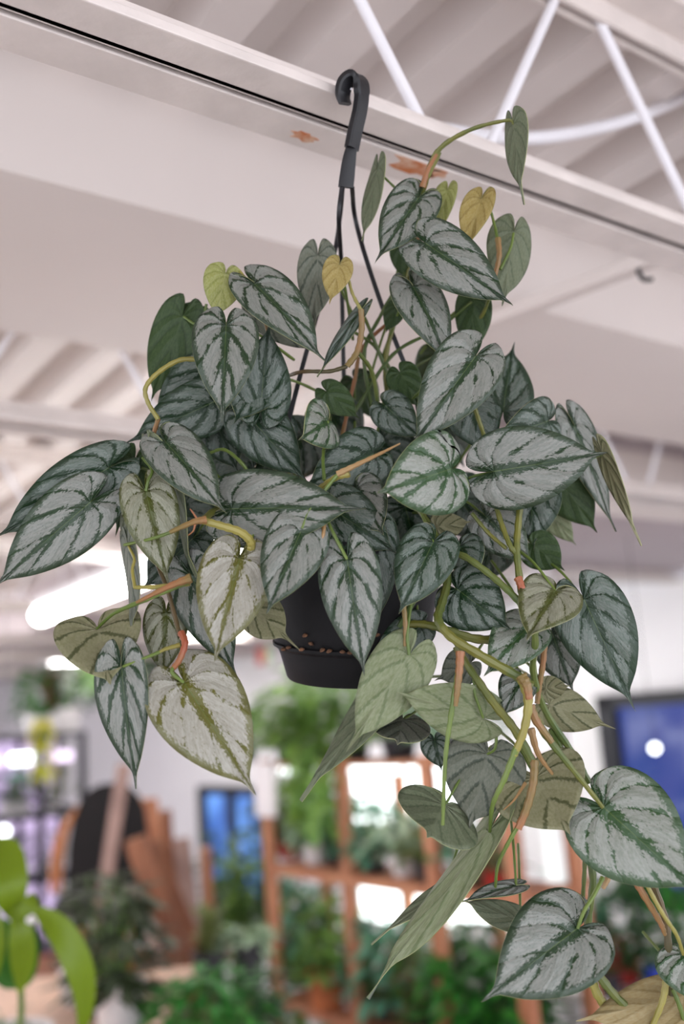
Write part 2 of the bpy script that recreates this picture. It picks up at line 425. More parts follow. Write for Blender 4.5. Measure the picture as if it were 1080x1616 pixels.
# conduit strip with a small black clip under the bulkhead, right side
a, b = hitz(800, 497, ZB - 0.012), hitz(1045, 402, ZB - 0.012)
root = empty('ceiling_conduit', a, 'white surface conduit crossing under the bulkhead at right', 'conduit')
d_ = (b - a); mb = MB(); mb.box((a + b) / 2, d_, d_.cross(Z), Z, d_.length / 2 + 0.06, 0.016, 0.0118, b=0.004); mb.build('channel', M['bulk'], root)
c = hitz(1015, 430, ZB - 0.03)
mb = MB(); mb.tube(smooth_pts([c + Z * 0.022 - CX * 0.006, c - CX * 0.006, c - Z * 0.012, c + CX * 0.014 - Z * 0.012], 5), 0.004, 8); mb.build('clip', M['black'], root)

# ---- fluorescent strips along R
def strip_light(px0, py0, px1, py1, z, w, label):
    a, b = hitz(px0, py0, z), hitz(px1, py1, z); d_ = (b - a).normalized(); ln = (b - a).length
    root = empty('strip_light', a, label, 'light', 'ceiling strip lights')
    mb = MB(); n = 12
    mb.tube([a - d_ * 0.0, a + d_ * 0.004, a + d_ * 0.02, b], [w * 0.55, w * 0.9, w, w], 16); mb.build('diffuser', M['tube'], root)
    mb = MB(); side = d_.cross(Z); mb.box((a + b) / 2 + Z * (w + 0.012), d_, side, Z, ln / 2, w * 0.7, 0.015); mb.build('housing', M['paint'], root, smooth=False)
    for t_ in (0.15, 0.85):
        q = a.lerp(b, t_); mb = MB(); mb.tube([q + Z * (w + 0.02), Vector((q.x, q.y, ZD))], 0.003, 6); mb.build('suspension_rod', M['paint'], root)
strip_light(62, 972, 420, 831, 2.5, 0.036, 'long glowing strip light hanging left of the pot')
def fill_strip_at(j, r0, r1, label):  # unseen strips added to brighten the rear of the shop
    a, b = P(j, r0, 2.5), P(j, r1, 2.5); root = empty('strip_light', a, label, 'light', 'ceiling strip lights'); w = 0.036
    mb = MB(); mb.tube([a, a + R * .02, b], [w * .7, w, w], 14); mb.build('diffuser', M['tube'], root)
    mb = MB(); mb.box((a + b) / 2 + Z * (w + .012), R, J, Z, (r1 - r0) / 2, w * .7, .015); mb.build('housing', M['paint'], root, smooth=False)
    for t_ in (.15, .85):
        q = a.lerp(b, t_); mb = MB(); mb.tube([q + Z * (w + .02), Vector((q.x, q.y, ZD))], .003, 6); mb.build('suspension_rod', M['paint'], root)
fill_strip_at(.74, 4.6, 7.0, 'added strip light farther along the row, unseen, to brighten the rear')
fill_strip_at(-1.2, 2.2, 4.6, 'added strip light in a row farther left, unseen')
fill_strip_at(-1.2, 5.2, 7.6, 'added far strip light in the row farther left, unseen')
# flush panels added to brighten wall and shelf, hidden behind the plant
for k, (jj, rr_) in enumerate(((2.3, 3.3), (2.3, 4.9), (2.3, 6.5))):
    root = empty('ceiling_fill_panel', P(jj, rr_, ZP), ['added fill panel in the dropped ceiling nearest the pot', 'middle added fill panel in the dropped ceiling', 'farthest added fill panel in the dropped ceiling'][k], 'light', 'added ceiling fill panels')
    mb = MB(); quadbox(mb, jj - .28, jj + .28, rr_ - .28, rr_ + .28, ZP - .012, ZP - .002); mb.build('diffuser', M['tube'], root, smooth=False)
    mb = MB()
    for s_ in (-1, 1):
        quadbox(mb, jj - .31, jj + .31, rr_ + s_ * .295 - .015, rr_ + s_ * .295 + .015, ZP - .016, ZP - .001); quadbox(mb, jj + s_ * .295 - .015, jj + s_ * .295 + .015, rr_ - .28, rr_ + .28, ZP - .016, ZP - .001)
    mb.build('frame', M['paint'], root, smooth=False)

# ------------------------------------------------------------------ the hanging plant
D0 = 0.88
PLANT = empty('hanging_plant', at(553, 1068, 0.92), 'trailing silver-veined heart-leaf plant in a black hanging pot', 'plant')
def pp(px, py, z=0.0): return at(px, py, D0 - z * 0.01)      # z in cm toward the viewer

# pot: tapered black bowl with a clip-on saucer, axis along the hanger line
pot_base = at(553, 1069, 0.915); hook_top = at(559, 130, 0.91)
AX = (hook_top - pot_base).normalized()
U = 0.915 / FPX                                             # metres per pixel at the pot
def h_of(py): return (1069 - py) * U
mb = MB()
mb.lathe(pot_base, [(0, .004), (96 * U, 0.004), (97 * U, h_of(1060)), (114 * U, h_of(1020)), (119 * U, h_of(1012)), (127 * U, h_of(990)), (141 * U, h_of(905)),
                    (146 * U, h_of(868)), (152 * U, h_of(866)), (154 * U, h_of(850)), (148 * U, h_of(848)), (145 * U, h_of(860)), (138 * U, h_of(905)), (0.0, h_of(905))], AX, 56)
pot = mb.build('pot', M['pot'], PLANT)
mb = MB()
mb.lathe(pot_base, [(0, 0), (97 * U, 0), (100 * U, 0.002), (113 * U, h_of(1022)), (122 * U, h_of(1016)), (123 * U, h_of(1011)), (118 * U, h_of(1012)), (98 * U, .005)], AX, 56)
mb.build('saucer', M['pot'], pot)
mb = MB(); mb.lathe(pot_base, [(0, h_of(872)), (60 * U, h_of(868)), (143 * U, h_of(876))], AX, 32); mb.build('soil', M['soil'], pot)
_a1 = AX.orthogonal().normalized(); _a2 = AX.cross(_a1)
def pot_pt(px, py, rr):
    """point on the pot's visible side"""
    h = h_of(py); dx = (px - 553) * U; fwd_ = -(FWD - AX * FWD.dot(AX)).normalized(); sx = fwd_.cross(AX) * -1
    sx = (CX - AX * CX.dot(AX)).normalized(); rr *= U
    return pot_base + AX * h + sx * dx + fwd_ * math.sqrt(max(rr * rr - dx * dx, 0))
for (px, py, rr) in ((452, 1014, 124), (480, 1010, 124), (512, 1008, 123), (522, 1009, 123), (540, 1010, 124), (551, 1011, 124), (486, 988, 128), (493, 1000, 125), (592, 985, 128), (596, 1000, 126), (460, 1010, 124)):
    q = pot_pt(px, py, rr); mb = MB()
    rnd = random.Random(px)
    mb.lathe(q - AX * 0.002, [(0, 0), (0.0022, 0.0006), (0.0028, 0.0018), (0.0016, 0.003), (0, 0.0036)], AX + Vector((rnd.uniform(-.5, .5), rnd.uniform(-.5, .5), 0)), 7)
    mb.build('soil_crumb', M['soil'], pot)

# hanger: moulded hook splitting into three straps
HAN = MB()
sx = (CX - AX * CX.dot(AX)).normalized(); sz = AX.cross(sx)
dpt = lambda px, py, d=0.905: at(px, py, d)
hk = smooth_pts([dpt(545, 164), dpt(541, 150), dpt(545, 132), dpt(557, 122), dpt(569, 130), dpt(571, 150), dpt(568, 175), dpt(561, 205), dpt(555, 235)], 5)
n_ = len(hk)
HAN.strip(hk, (FWD * 0.75 + CX * 0.66), [0.0165 if i < n_ * 0.6 else 0.014 for i in range(n_)], [0.0045 + 0.004 * min(1, i / 10) for i in range(n_)])
hk2 = smooth_pts([dpt(556, 228), dpt(551, 255), dpt(546, 296)], 6)
HAN.strip(hk2, CX, [0.010, 0.0102, 0.0105, 0.011, 0.0115, 0.012, 0.0125, 0.013, 0.0132, 0.0135, 0.0138, 0.0138, 0.0138][:len(hk2)], 0.0042)
hanger = HAN.build('hanger', M['black'], PLANT)
rim_l, rim_r = at(424, 858, 0.90), at(690, 858, 0.95)
rim_b = at(555, 850, 0.995)
for pts in ([dpt(541, 294), dpt(537, 340, .95), dpt(529, 395, .945), dpt(508, 470, .935), dpt(472, 600, .92), dpt(443, 725, .905), rim_l],
            [dpt(540, 296), dpt(535, 345), dpt(539, 420, .96), dpt(542, 560, .97), dpt(546, 700, .98), rim_b],
            [dpt(556, 296), dpt(560, 340, .95), dpt(574, 395, .945), dpt(602, 480, .935), dpt(632, 558, .93), dpt(655, 620, .93), dpt(678, 760, .94), rim_r]):
    mb = MB(); mb.strip(smooth_pts(pts, 6), CX, 0.0042, 0.0026); mb.build('strap', M['black'], hanger)
# small painted wire that carries the hook on the joist
wj, wr = jr(dpt(556, 140)); wz = dpt(556, 136).z
mb = MB(); mb.tube(smooth_pts([P(wj - 0.004, -0.002, ZC + 0.012), P(wj - 0.002, -0.03, wz + 0.004), dpt(555, 140, 0.906), P(wj + 0.004, -0.03, wz + 0.004), P(wj + 0.006, -0.002, ZC + 0.012)], 5), 0.0012, 6)
tag(mb.build('wire_loop', M['paint']), 'thin white wire loop on the joist holding the black hook', 'wire')

# ---- leaf materials by kind: (top, underside)
def LC(r, g, b, k=0.58):
    return tuple(k * x for x in C(r, g, b)[:3]) + (1,)
SIL = leaf_top('leaf_silver', LC(176, 177, 168), LC(146, 153, 142), LC(24, 54, 22), LC(46, 82, 38), 0.04)
SILD = leaf_top('leaf_silver_shaded', LC(146, 156, 146), LC(104, 124, 108), LC(18, 50, 24), LC(38, 78, 40), 0.13)  # less silver, and darkened in colour for leaves in shadow
SILB = leaf_top('leaf_silver_bright', LC(188, 191, 180), LC(158, 166, 150), LC(36, 80, 34), LC(74, 112, 60), 0.05)
OLV = leaf_top('leaf_olive', LC(190, 190, 166), LC(160, 162, 132), LC(72, 82, 14), LC(106, 112, 34), 0.04)
PAL = leaf_top('leaf_pale', LC(214, 210, 196), LC(188, 184, 166), LC(98, 100, 20), LC(132, 128, 46), 0.0)
UND = leaf_under('leaf_underside', LC(132, 144, 112), LC(72, 92, 58), LC(152, 160, 128), 0.22)
UNDL = leaf_under('leaf_underside_light', LC(168, 182, 132), LC(104, 128, 72), LC(192, 200, 160), 0.3, 0.5)
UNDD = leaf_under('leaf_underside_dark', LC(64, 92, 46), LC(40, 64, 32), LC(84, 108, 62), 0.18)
UNDO = leaf_under('leaf_underside_olive', LC(176, 174, 130), LC(74, 84, 36), LC(194, 190, 150), 0.25, 0.75)
UNDG = leaf_under('leaf_underside_grey', LC(130, 136, 118), LC(58, 74, 56), LC(150, 154, 136), 0.15, 0.75)
YNG = leaf_under('leaf_young', LC(186, 192, 108, .7), LC(150, 160, 74, .7), LC(206, 208, 140, .7), 0.35, 0.5)
BRZ = leaf_under('leaf_bronze', LC(198, 176, 104, .8), LC(156, 130, 66, .8), LC(212, 194, 130, .8), 0.4, 0.5)
TAN = leaf_under('leaf_tan', LC(196, 172, 120, .7), LC(150, 126, 76, .7), LC(206, 188, 142, .7), 0.3, 0.4)
EDGE = vine_mat('leaf_edge', LC(190, 190, 140, .7), LC(160, 170, 110, .7))
KIND = {'S': (SIL, UND), 'D': (SILD, UNDD), 'B': (SILB, UND), 'Y': (OLV, UNDO), 'P': (PAL, UNDO), 'G': (YNG, YNG), 'Z': (BRZ, BRZ), 'T': (TAN, TAN),
        'u': (SIL, UND), 'l': (SILB, UNDL), 'd': (SILD, UNDD), 'o': (OLV, UNDO), 'g': (SIL, UNDG)}
def LC2(r, g, b): return LC(r, g, b, 0.62)
PET = vine_mat('petiole_green', LC2(128, 150, 66), LC2(104, 128, 54)); PETY = vine_mat('petiole_yellow', LC2(180, 168, 84), LC2(158, 150, 70))
VOL = vine_mat('vine_olive', LC2(138, 136, 58), LC2(96, 112, 46)); VGR = vine_mat('vine_green', LC2(84, 108, 46), LC2(120, 132, 60))
VOR = vine_mat('vine_orange', LC2(186, 124, 82), LC2(150, 126, 70)); VTN = vine_mat('sheath_tan', LC2(206, 170, 120), LC2(190, 146, 92))
VRD = vine_mat('vine_red', LC2(196, 104, 72), LC2(176, 120, 76)); VBR = vine_mat('vine_brown', LC2(120, 96, 60), LC2(92, 84, 46))
VM = {'g': PET, 'y': PETY, 'o': VOL, 'v': VGR, 'r': VRD, 'n': VOR, 't': VTN, 'b': VBR}

OUT = [(0, 0), (.06, -.10), (.24, -.20), (.54, -.215), (.82, -.115), (.98, .06), (1.0, .25), (.91, .44), (.72, .62), (.47, .785), (.23, .90), (.075, .97), (0.0, 1.06)]
def outline(phi):
    n = len(OUT) - 1; x = phi * n; i = min(int(x), n - 1); t = x - i
    g = lambda k: OUT[k] if 0 <= k <= n else ((-OUT[1][0], OUT[1][1]) if k < 0 else (-OUT[n - 1][0], OUT[n - 1][1]))
    p0, p1, p2, p3 = g(i - 1), g(i), g(i + 1), g(i + 2); o = []
    for a in (0, 1):
        o.append(0.5 * (2 * p1[a] + (p2[a] - p0[a]) * t + (2 * p0[a] - 5 * p1[a] + 4 * p2[a] - p3[a]) * t * t + (3 * p1[a] - p0[a] - 3 * p2[a] + p3[a]) * t ** 3))
    return max(o[0], 0.0) if 0 < phi < 1 else 0.0, o[1]
NR, NC, PHI0 = 30, 8, 0.60
def make_leaf(name, B, T, W, kind, roll=0.0, fold=12.0, bend=20.0, curl=0.25, wave=0.8, under=False, drip=None, seed=0):
    """heart-shaped blade from B (petiole end) to T (tip); W = full width in metres"""
    rnd = random.Random(seed); B, T = Vector(B), Vector(T); L = (T - B).length
    hw = W / 2; f0 = math.radians(fold); be = math.radians(bend); verts = []; uvv = []; uvf = []
    ph1, ph2 = rnd.uniform(0, 6.28), rnd.uniform(0, 6.28); tw = rnd.uniform(-.14, .14); cv = rnd.uniform(.35, .9)
    if drip is None: drip = rnd.uniform(.02, .08)
    def shape(x, y, rho, phi, side):
        # x in metres (signed), y in units of L
        ax = abs(x); u = ax / hw if hw else 0
        fr = f0 * (1.0 - 0.35 * max(0, y))
        zz = math.sin(fr) * (math.sqrt(ax * ax + (0.06 * hw) ** 2) - 0.06 * hw)
        xx = math.copysign(ax * math.cos(fr), x)
        zz += wave * 0.035 * L * rho ** 2 * math.sin(9 * phi + (ph1 if side > 0 else ph2))
        zz -= 0.20 * hw * u * u * cv
        zz += tw * x * max(0, y)
        if y > .93: zz += (y - .93) * L * curl
        # bend along the length
        yy = y * L
        if abs(be) > 1e-4:
            th = be * y; rr = L / be
            c_, s_ = math.cos(th), math.sin(th)
            yb = rr * s_; zb = -rr * (1 - c_)
            return Vector((xx, yb + zz * s_, zb + zz * c_))
        return Vector((xx, yy, zz))
    tip = shape(0, 1.0, 0, 1, 1); a0 = tip.normalized(); sc = L / tip.length
    rows = []
    for side in (1, -1):
        for i in range(NR + 1):
            phi = i / NR; mx, my = outline(phi); s0 = max(0, (phi - PHI0) / (1 - PHI0)); s0 = s0 ** 1.25 * 1.05
            for k in range(NC + 1):
                rho = k / NC
                x = mx * rho; y = s0 * (1 - rho) + my * rho
                bow = math.sin(math.pi * rho) * (1 - phi) * (1 if phi > 0.2 else phi / 0.2)
                y -= bow * 0.17; x += bow * 0.22 * (1 - rho) * mx
                if i == NR: y = 1.06
                if y > 0.9: y += drip * ((y - 0.9) / 0.15) ** 2      # long thin drip tip
                p = shape(side * x * hw, y, rho, phi, side) * sc
                verts.append(p); uvv.append((phi, rho)); uvf.append((side * x, y))
    n1 = len(verts); W1 = NC + 1; H = (NR + 1) * W1
    th = 0.0007
    faces = []
    for s in (0, 1):
        for i in range(NR):
            for k in range(NC):
                a = s * H + i * W1 + k; q = (a, a + 1, a + W1 + 1, a + W1)
                faces.append(q if s == 0 else q[::-1])
    bm = bmesh.new()
    tv = [bm.verts.new(v) for v in verts]; bv = [bm.verts.new(v - Vector((0, 0, th))) for v in verts]
    bm.verts.ensure_lookup_table(); l1 = bm.loops.layers.uv.new('vein'); l2 = bm.loops.layers.uv.new('flat')
    def mk(ids, src, mi):
        try: f = bm.faces.new([src[i] for i in ids])
        except ValueError: return
        f.material_index = mi; f.smooth = True
        for lp, i in zip(f.loops, ids): lp[l1].uv = uvv[i]; lp[l2].uv = uvf[i]
    for q in faces: mk(q, tv, 0); mk(q[::-1], bv, 1)
    for s in (0, 1):
        for i in range(NR):
            a = s * H + i * W1 + NC; b_ = a + W1
            try: f = bm.faces.new([tv[a], bv[a], bv[b_], tv[b_]] if s == 0 else [tv[b_], bv[b_], bv[a], tv[a]])
            except ValueError: continue
            f.material_index = 2; f.smooth = True
            for lp, i_ in zip(f.loops, (a, a, b_, b_) if s == 0 else (b_, b_, a, a)): lp[l1].uv = uvv[i_]; lp[l2].uv = uvf[i_]
    bmesh.ops.remove_doubles(bm, verts=bm.verts[:], dist=0.00008)
    bmesh.ops.recalc_face_normals(bm, faces=bm.faces[:])
    me = bpy.data.meshes.new(name); bm.to_mesh(me); bm.free()
    me.materials.append(KIND[kind][0]); me.materials.append(KIND[kind][1]); me.materials.append(EDGE)
    o = bpy.data.objects.new(name, me); COL.objects.link(o)
    # pose: local y -> axis (chord), local z -> facing normal
    a = (T - B).normalized(); v = (CAM - B).normalized(); n = (v - a * v.dot(a)).normalized()
    if under: n = -n
    n = Matrix.Rotation(math.radians(roll), 3, a) @ n
    xx = a.cross(n).normalized()
    # local chord frame: y0=a0, x=(1,0,0), z0 = x cross y0
    x0 = Vector((1, 0, 0)); z0 = x0.cross(a0).normalized()
    L0 = Matrix((x0, a0, z0)).transposed(); L1 = Matrix((xx, a, n)).transposed()
    m = (L1 @ L0.transposed()).to_4x4(); m.translation = B
    o.matrix_basis = m; WM[o.name] = m
    return o

# (bx,by, tx,ty, width px, z cm base, dz cm tip, kind, roll, fold, bend, extra)
LV = [
 # upper shoot
 (811,196, 821,292, 62, 1, 0, 'u', 50, 12, 10, dict(under=1, drip=.22)),
 (596,268, 574,368, 50, -3, 1, 'u', 58, 10, 15, dict(under=1)),
 (661,312, 601,402, 84, -1, 3, 'S', 10, 14, 20, {}),
 (706,300, 694,360, 44, -3, 1, 'G', 25, 22, 12, {}),
 (760,314, 737,388, 58, -1, 2, 'Z', 20, 28, 12, {}),
 (811,366, 796,468, 84, -2, 1, 'u', -20, 26, 10, dict(under=1)),
 (672,384, 798,474, 96, 2, 3, 'S', -12, 8, 22, {}),
 (640,388, 660,452, 58, -4, -1, 'd', 10, 10, 12, dict(under=1)),
 (652,452, 704,566, 84, 0, 2, 'S', -25, 10, 25, {}),
 (748,474, 744,560, 60, -4, 0, 'd', 10, 10, 20, dict(under=1)),
 (751,562, 660,691, 112, 4, 3, 'S', 4, 12, 18, {}),
 # right upper
 (795,648, 810,552, 92, -3, -3, 'D', 10, 16, -22, {}),
 (866,664, 790,690, 84, -1, 3, 'D', -8, 12, 25, {}),
 (780,744, 943,717, 132, 6, 1, 'S', 0, 8, 22, {}),
 (906,672, 965,823, 62, -3, 0, 'S', -30, 12, 14, {}),
 (952,716, 998,832, 40, 0, 2, 'o', 50, 14, 12, dict(under=1, drip=.16)),
 (872,742, 936,831, 92, -3, -1, 'd', 0, 12, 20, dict(under=1)),
 (838,768, 842,856, 96, -2, 1, 'D', 5, 10, 22, {}),
 (858,800, 905,855, 50, -5, -2, 'l', 10, 10, 15, dict(under=1)),
 (712,740, 607,774, 132, 7, 5, 'B', -4, 8, 20, {}),
 (684,856, 635,958, 96, 7, 3, 'D', 6, 14, 18, {}),
 # front centre
 (548,883, 573,1050, 100, 9, 2, 'S', 0, 10, 14, {}),
 (477,834, 426,957, 102, 9, 3, 'S', 6, 10, 16, {}),
 (366,803, 552,803, 126, 6, 4, 'S', -8, 8, 22, {}),
 (562,772, 602,838, 84, 3, 3, 'S', 0, 14, 22, {}),
 (520,800, 617,866, 96, 4, 2, 'D', 0, 8, 20, {}),
 (592,838, 598,972, 78, 5, 0, 'D', 10, 10, 12, {}),
 # left front
 (230,775, 262,905, 90, 6, 2, 'Y', -4, 12, 14, dict(drip=.10)),
 (378,882, 342,1030, 118, 9, 3, 'P', 4, 12, 14, {}),
 (291,1077, 392,1236, 150, 9, 3, 'P', -4, 10, 14, {}),
 (192,1052, 212,1228, 92, 9, 1, 'S', 22, 20, 12, {}),
 (155,994, 172,1072, 136, 5, 5, 'o', 0, -14, 18, dict(under=1)),
 (262,966, 258,1062, 74, 5, 1, 'Y', 12, 12, 14, {}),
 (302,908, 367,1053, 92, 5, 1, 'S', 0, 12, 16, {}),
 (398,958, 452,1006, 72, 6, 3, 'o', 10, 12, 24, dict(under=1, drip=.3)),
 (143,792, 2,916, 112, 6, 2, 'S', 6, 10, 14, {}),
 (172,738, 6,840, 100, 4, 2, 'D', 10, 10, 12, {}),
 (212,728, 186,832, 66, 1, 0, 'd', -10, 12, 18, dict(under=1)),
 (250,722, 304,888, 60, 4, 1, 'u', 62, 10, 16, dict(under=1)),
 (203,862, 210,985, 52, 6, 0, 'g', 58, 14, 10, dict(under=1, drip=.1)),
 (200,820, 212,875, 40, 5, 1, 'u', 50, 8, 10, dict(under=1)),
 (304,850, 232,922, 92, 2, 0, 'D', 0, 10, 18, {}),
 (262,698, 346,797, 92, 5, 4, 'S', -14, 10, 16, {}),
 (338,634, 214,692, 92, 0, 1, 'D', 0, 10, 18, {}),
 (332,584, 246,650, 80, -1, 0, 'D', 10, 10, 18, {}),
 (288,500, 243,622, 84, -2, 1, 'd', 10, 12, 16, dict(under=1)),
 (310,496, 290,556, 62, -3, 0, 'd', 0, 10, 16, dict(under=1)),
 (357,514, 351,648, 106, 5, 3, 'S', 0, 12, 18, {}),
 (412,644, 424,522, 92, 2, 0, 'D', 8, 12, -20, {}),
 (408,598, 374,660, 80, 1, 2, 'D', 0, 10, 20, {}),
 (356,432, 342,496, 66, 1, 1, 'G', 0, 14, 14, dict(drip=.12)),
 (402,448, 503,557, 92, 2, 3, 'S', -28, 18, 16, {}),
 (410,480, 490,550, 70, -1, 1, 'g', 10, 10, 16, dict(under=1)),
 (502,404, 497,506, 66, -2, 1, 'g', 10, 12, 12, dict(under=1)),
 (536,418, 522,472, 50, 1, 1, 'Z', 10, 18, 12, {}),
 (568,492, 510,582, 32, 0, 1, 'd', 40, 14, 16, {}),
 (518,664, 478,690, 84, 4, 4, 'B', -10, 10, 26, {}),
 (392,656, 474,748, 96, 1, 1, 'D', 0, 10, 16, {}),
 (590,716, 490,762, 100, 1, 2, 'D', 0, 10, 20, {}),
 (516,618, 562,656, 50, -1, 1, 'd', 0, 10, 18, dict(under=1)),
 (335,655, 372,738, 84, -2, 0, 'D', 0, 10, 20, {}),
 (430,665, 420,750, 84, -4, -1, 'D', 0, 10, 20, {}),
 (608,640, 660,688, 66, -1, 1, 'D', 0, 10, 20, {}),
 (632,588, 660,640, 56, -3, -1, 'd', 0, 10, 16, dict(under=1)),
 (626,484, 611,522, 34, -3, 0, 'd', 10, 12, 16, dict(under=1)),
 (742,640, 772,712, 86, -1, 1, 'D', 0, 10, 18, {}),
 (722,930, 799,988, 108, 4, 2, 'D', 0, 12, 20, {}),
 (726,862, 752,905, 70, 2, 2, 'D', 0, 10, 20, {}),
 (768,816, 834,884, 80, 1, 1, 'S', 0, 10, 20, {}),
 (877,932, 836,1002, 100, 6, 5, 'Y', 8, 14, 22, {}),
 (922,946, 992,1098, 122, 3, 1, 'D', -6, 10, 16, {}),
 (872,1000, 902,1084, 78, -1, 0, 'S', 0, 10, 18, {}),
 (834,990, 772,1058, 88, 5, 3, 'B', 10, 14, 24, {}),
 (822,1072, 796,1125, 60, 4, 2, 'S', 0, 10, 22, {}),
 (868,1112, 952,1143, 70, 1, 1, 'o', 0, 12, 22, dict(under=1, drip=.15)),
 (862,1086, 896,1082, 40, 1, 1, 'o', 20, 10, 22, dict(under=1)),
 # lower centre
 (646,1034, 563,1162, 104, 8, 2, 'l', -4, 12, 12, dict(under=1, drip=.10)),
 (600,1098, 497,1232, 74, 4, 1, 'u', 38, 10, 12, dict(under=1, drip=.14)),
 (763,1133, 640,1097, 92, 6, 4, 'l', -6, 10, 18, dict(under=1)),
 (636,1136, 628,1172, 92, 3, 5, 'g', 0, 10, 20, dict(under=1)),
 (770,1190, 744,1296, 132, 4, 2, 'g', 4, 12, 16, dict(under=1)),
 (686,1168, 696,1212, 50, 1, 0, 'D', 20, 10, 14, {}),
 (702,1272, 676,1318, 150, 6, 4, 'u', -4, 22, 24, dict(under=1, drip=.04)),
 (846,1228, 896,1308, 156, 5, 4, 'o', 0, -12, 20, dict(under=1)),
 (953,1274, 1090,1398, 170, 8, 4, 'B', -6, 10, 16, {}),
 (772,1312, 612,1530, 84, 6, 1, 'l', 48, 14, 12, dict(under=1, drip=.12)),
 (705,1400, 608,1470, 40, 4, 1, 'u', 52, 12, 10, dict(under=1, drip=.15)),
 (815,1398, 738,1420, 34, 5, 2, 'g', 40, 20, 14, {}),
 (822,1452, 736,1424, 48, 4, 2, 'u', 30, 10, 14, dict(under=1)),
 (912,1465, 780,1566, 152, 9, 4, 'S', 2, 12, 20, {}),
 (1082,1506, 1098,1580, 100, 7, 2, 'B', 0, 12, 18, {}),
 (1080,1572, 932,1606, 84, 6, 1, 'T', 20, 14, 10, dict(under=1)),
 (842,860, 886,896, 64, -1, 1, 'd', 0, 10, 18, dict(under=1)),
 (690,832, 738,824, 46, 1, 1, 'o', 10, 10, 18, dict(under=1)),
 (662,990, 588,1048, 66, 3, 1, 'D', 0, 10, 16, {}),
 (742,1046, 694,1070, 60, 2, 2, 'g', 0, 10, 18, dict(under=1)),
 # the dense heart behind
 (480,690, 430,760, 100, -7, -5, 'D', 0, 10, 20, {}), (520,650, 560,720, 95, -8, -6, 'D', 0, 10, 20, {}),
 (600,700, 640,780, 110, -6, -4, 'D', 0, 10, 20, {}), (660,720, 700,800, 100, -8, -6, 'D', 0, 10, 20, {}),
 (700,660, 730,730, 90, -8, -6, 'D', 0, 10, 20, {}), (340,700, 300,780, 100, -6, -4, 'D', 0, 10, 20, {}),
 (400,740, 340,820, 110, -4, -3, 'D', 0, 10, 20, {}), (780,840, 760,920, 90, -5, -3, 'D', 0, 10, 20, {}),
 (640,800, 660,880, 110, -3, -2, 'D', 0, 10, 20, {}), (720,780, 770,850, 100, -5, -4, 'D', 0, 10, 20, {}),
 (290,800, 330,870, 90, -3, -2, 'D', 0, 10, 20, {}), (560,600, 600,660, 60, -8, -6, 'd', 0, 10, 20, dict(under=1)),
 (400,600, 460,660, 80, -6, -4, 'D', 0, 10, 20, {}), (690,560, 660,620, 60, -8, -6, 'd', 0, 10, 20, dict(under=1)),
]
LEAVES = []
for i, (bx, by, tx, ty, w, z, dz, k, ro, fo, be, ex) in enumerate(LV):
    ex = dict(ex); un = bool(ex.pop('under', 0))
    B_ = pp(bx, by, z); T_ = pp(tx, ty, z + dz)
    W_ = w * (D0 - z * 0.01) / FPX
    o = make_leaf('leaf', B_, T_, W_, k, ro, fo, be, under=un, seed=i, **ex)
    adopt(o, PLANT); LEAVES.append((o, B_, bx, by, z))

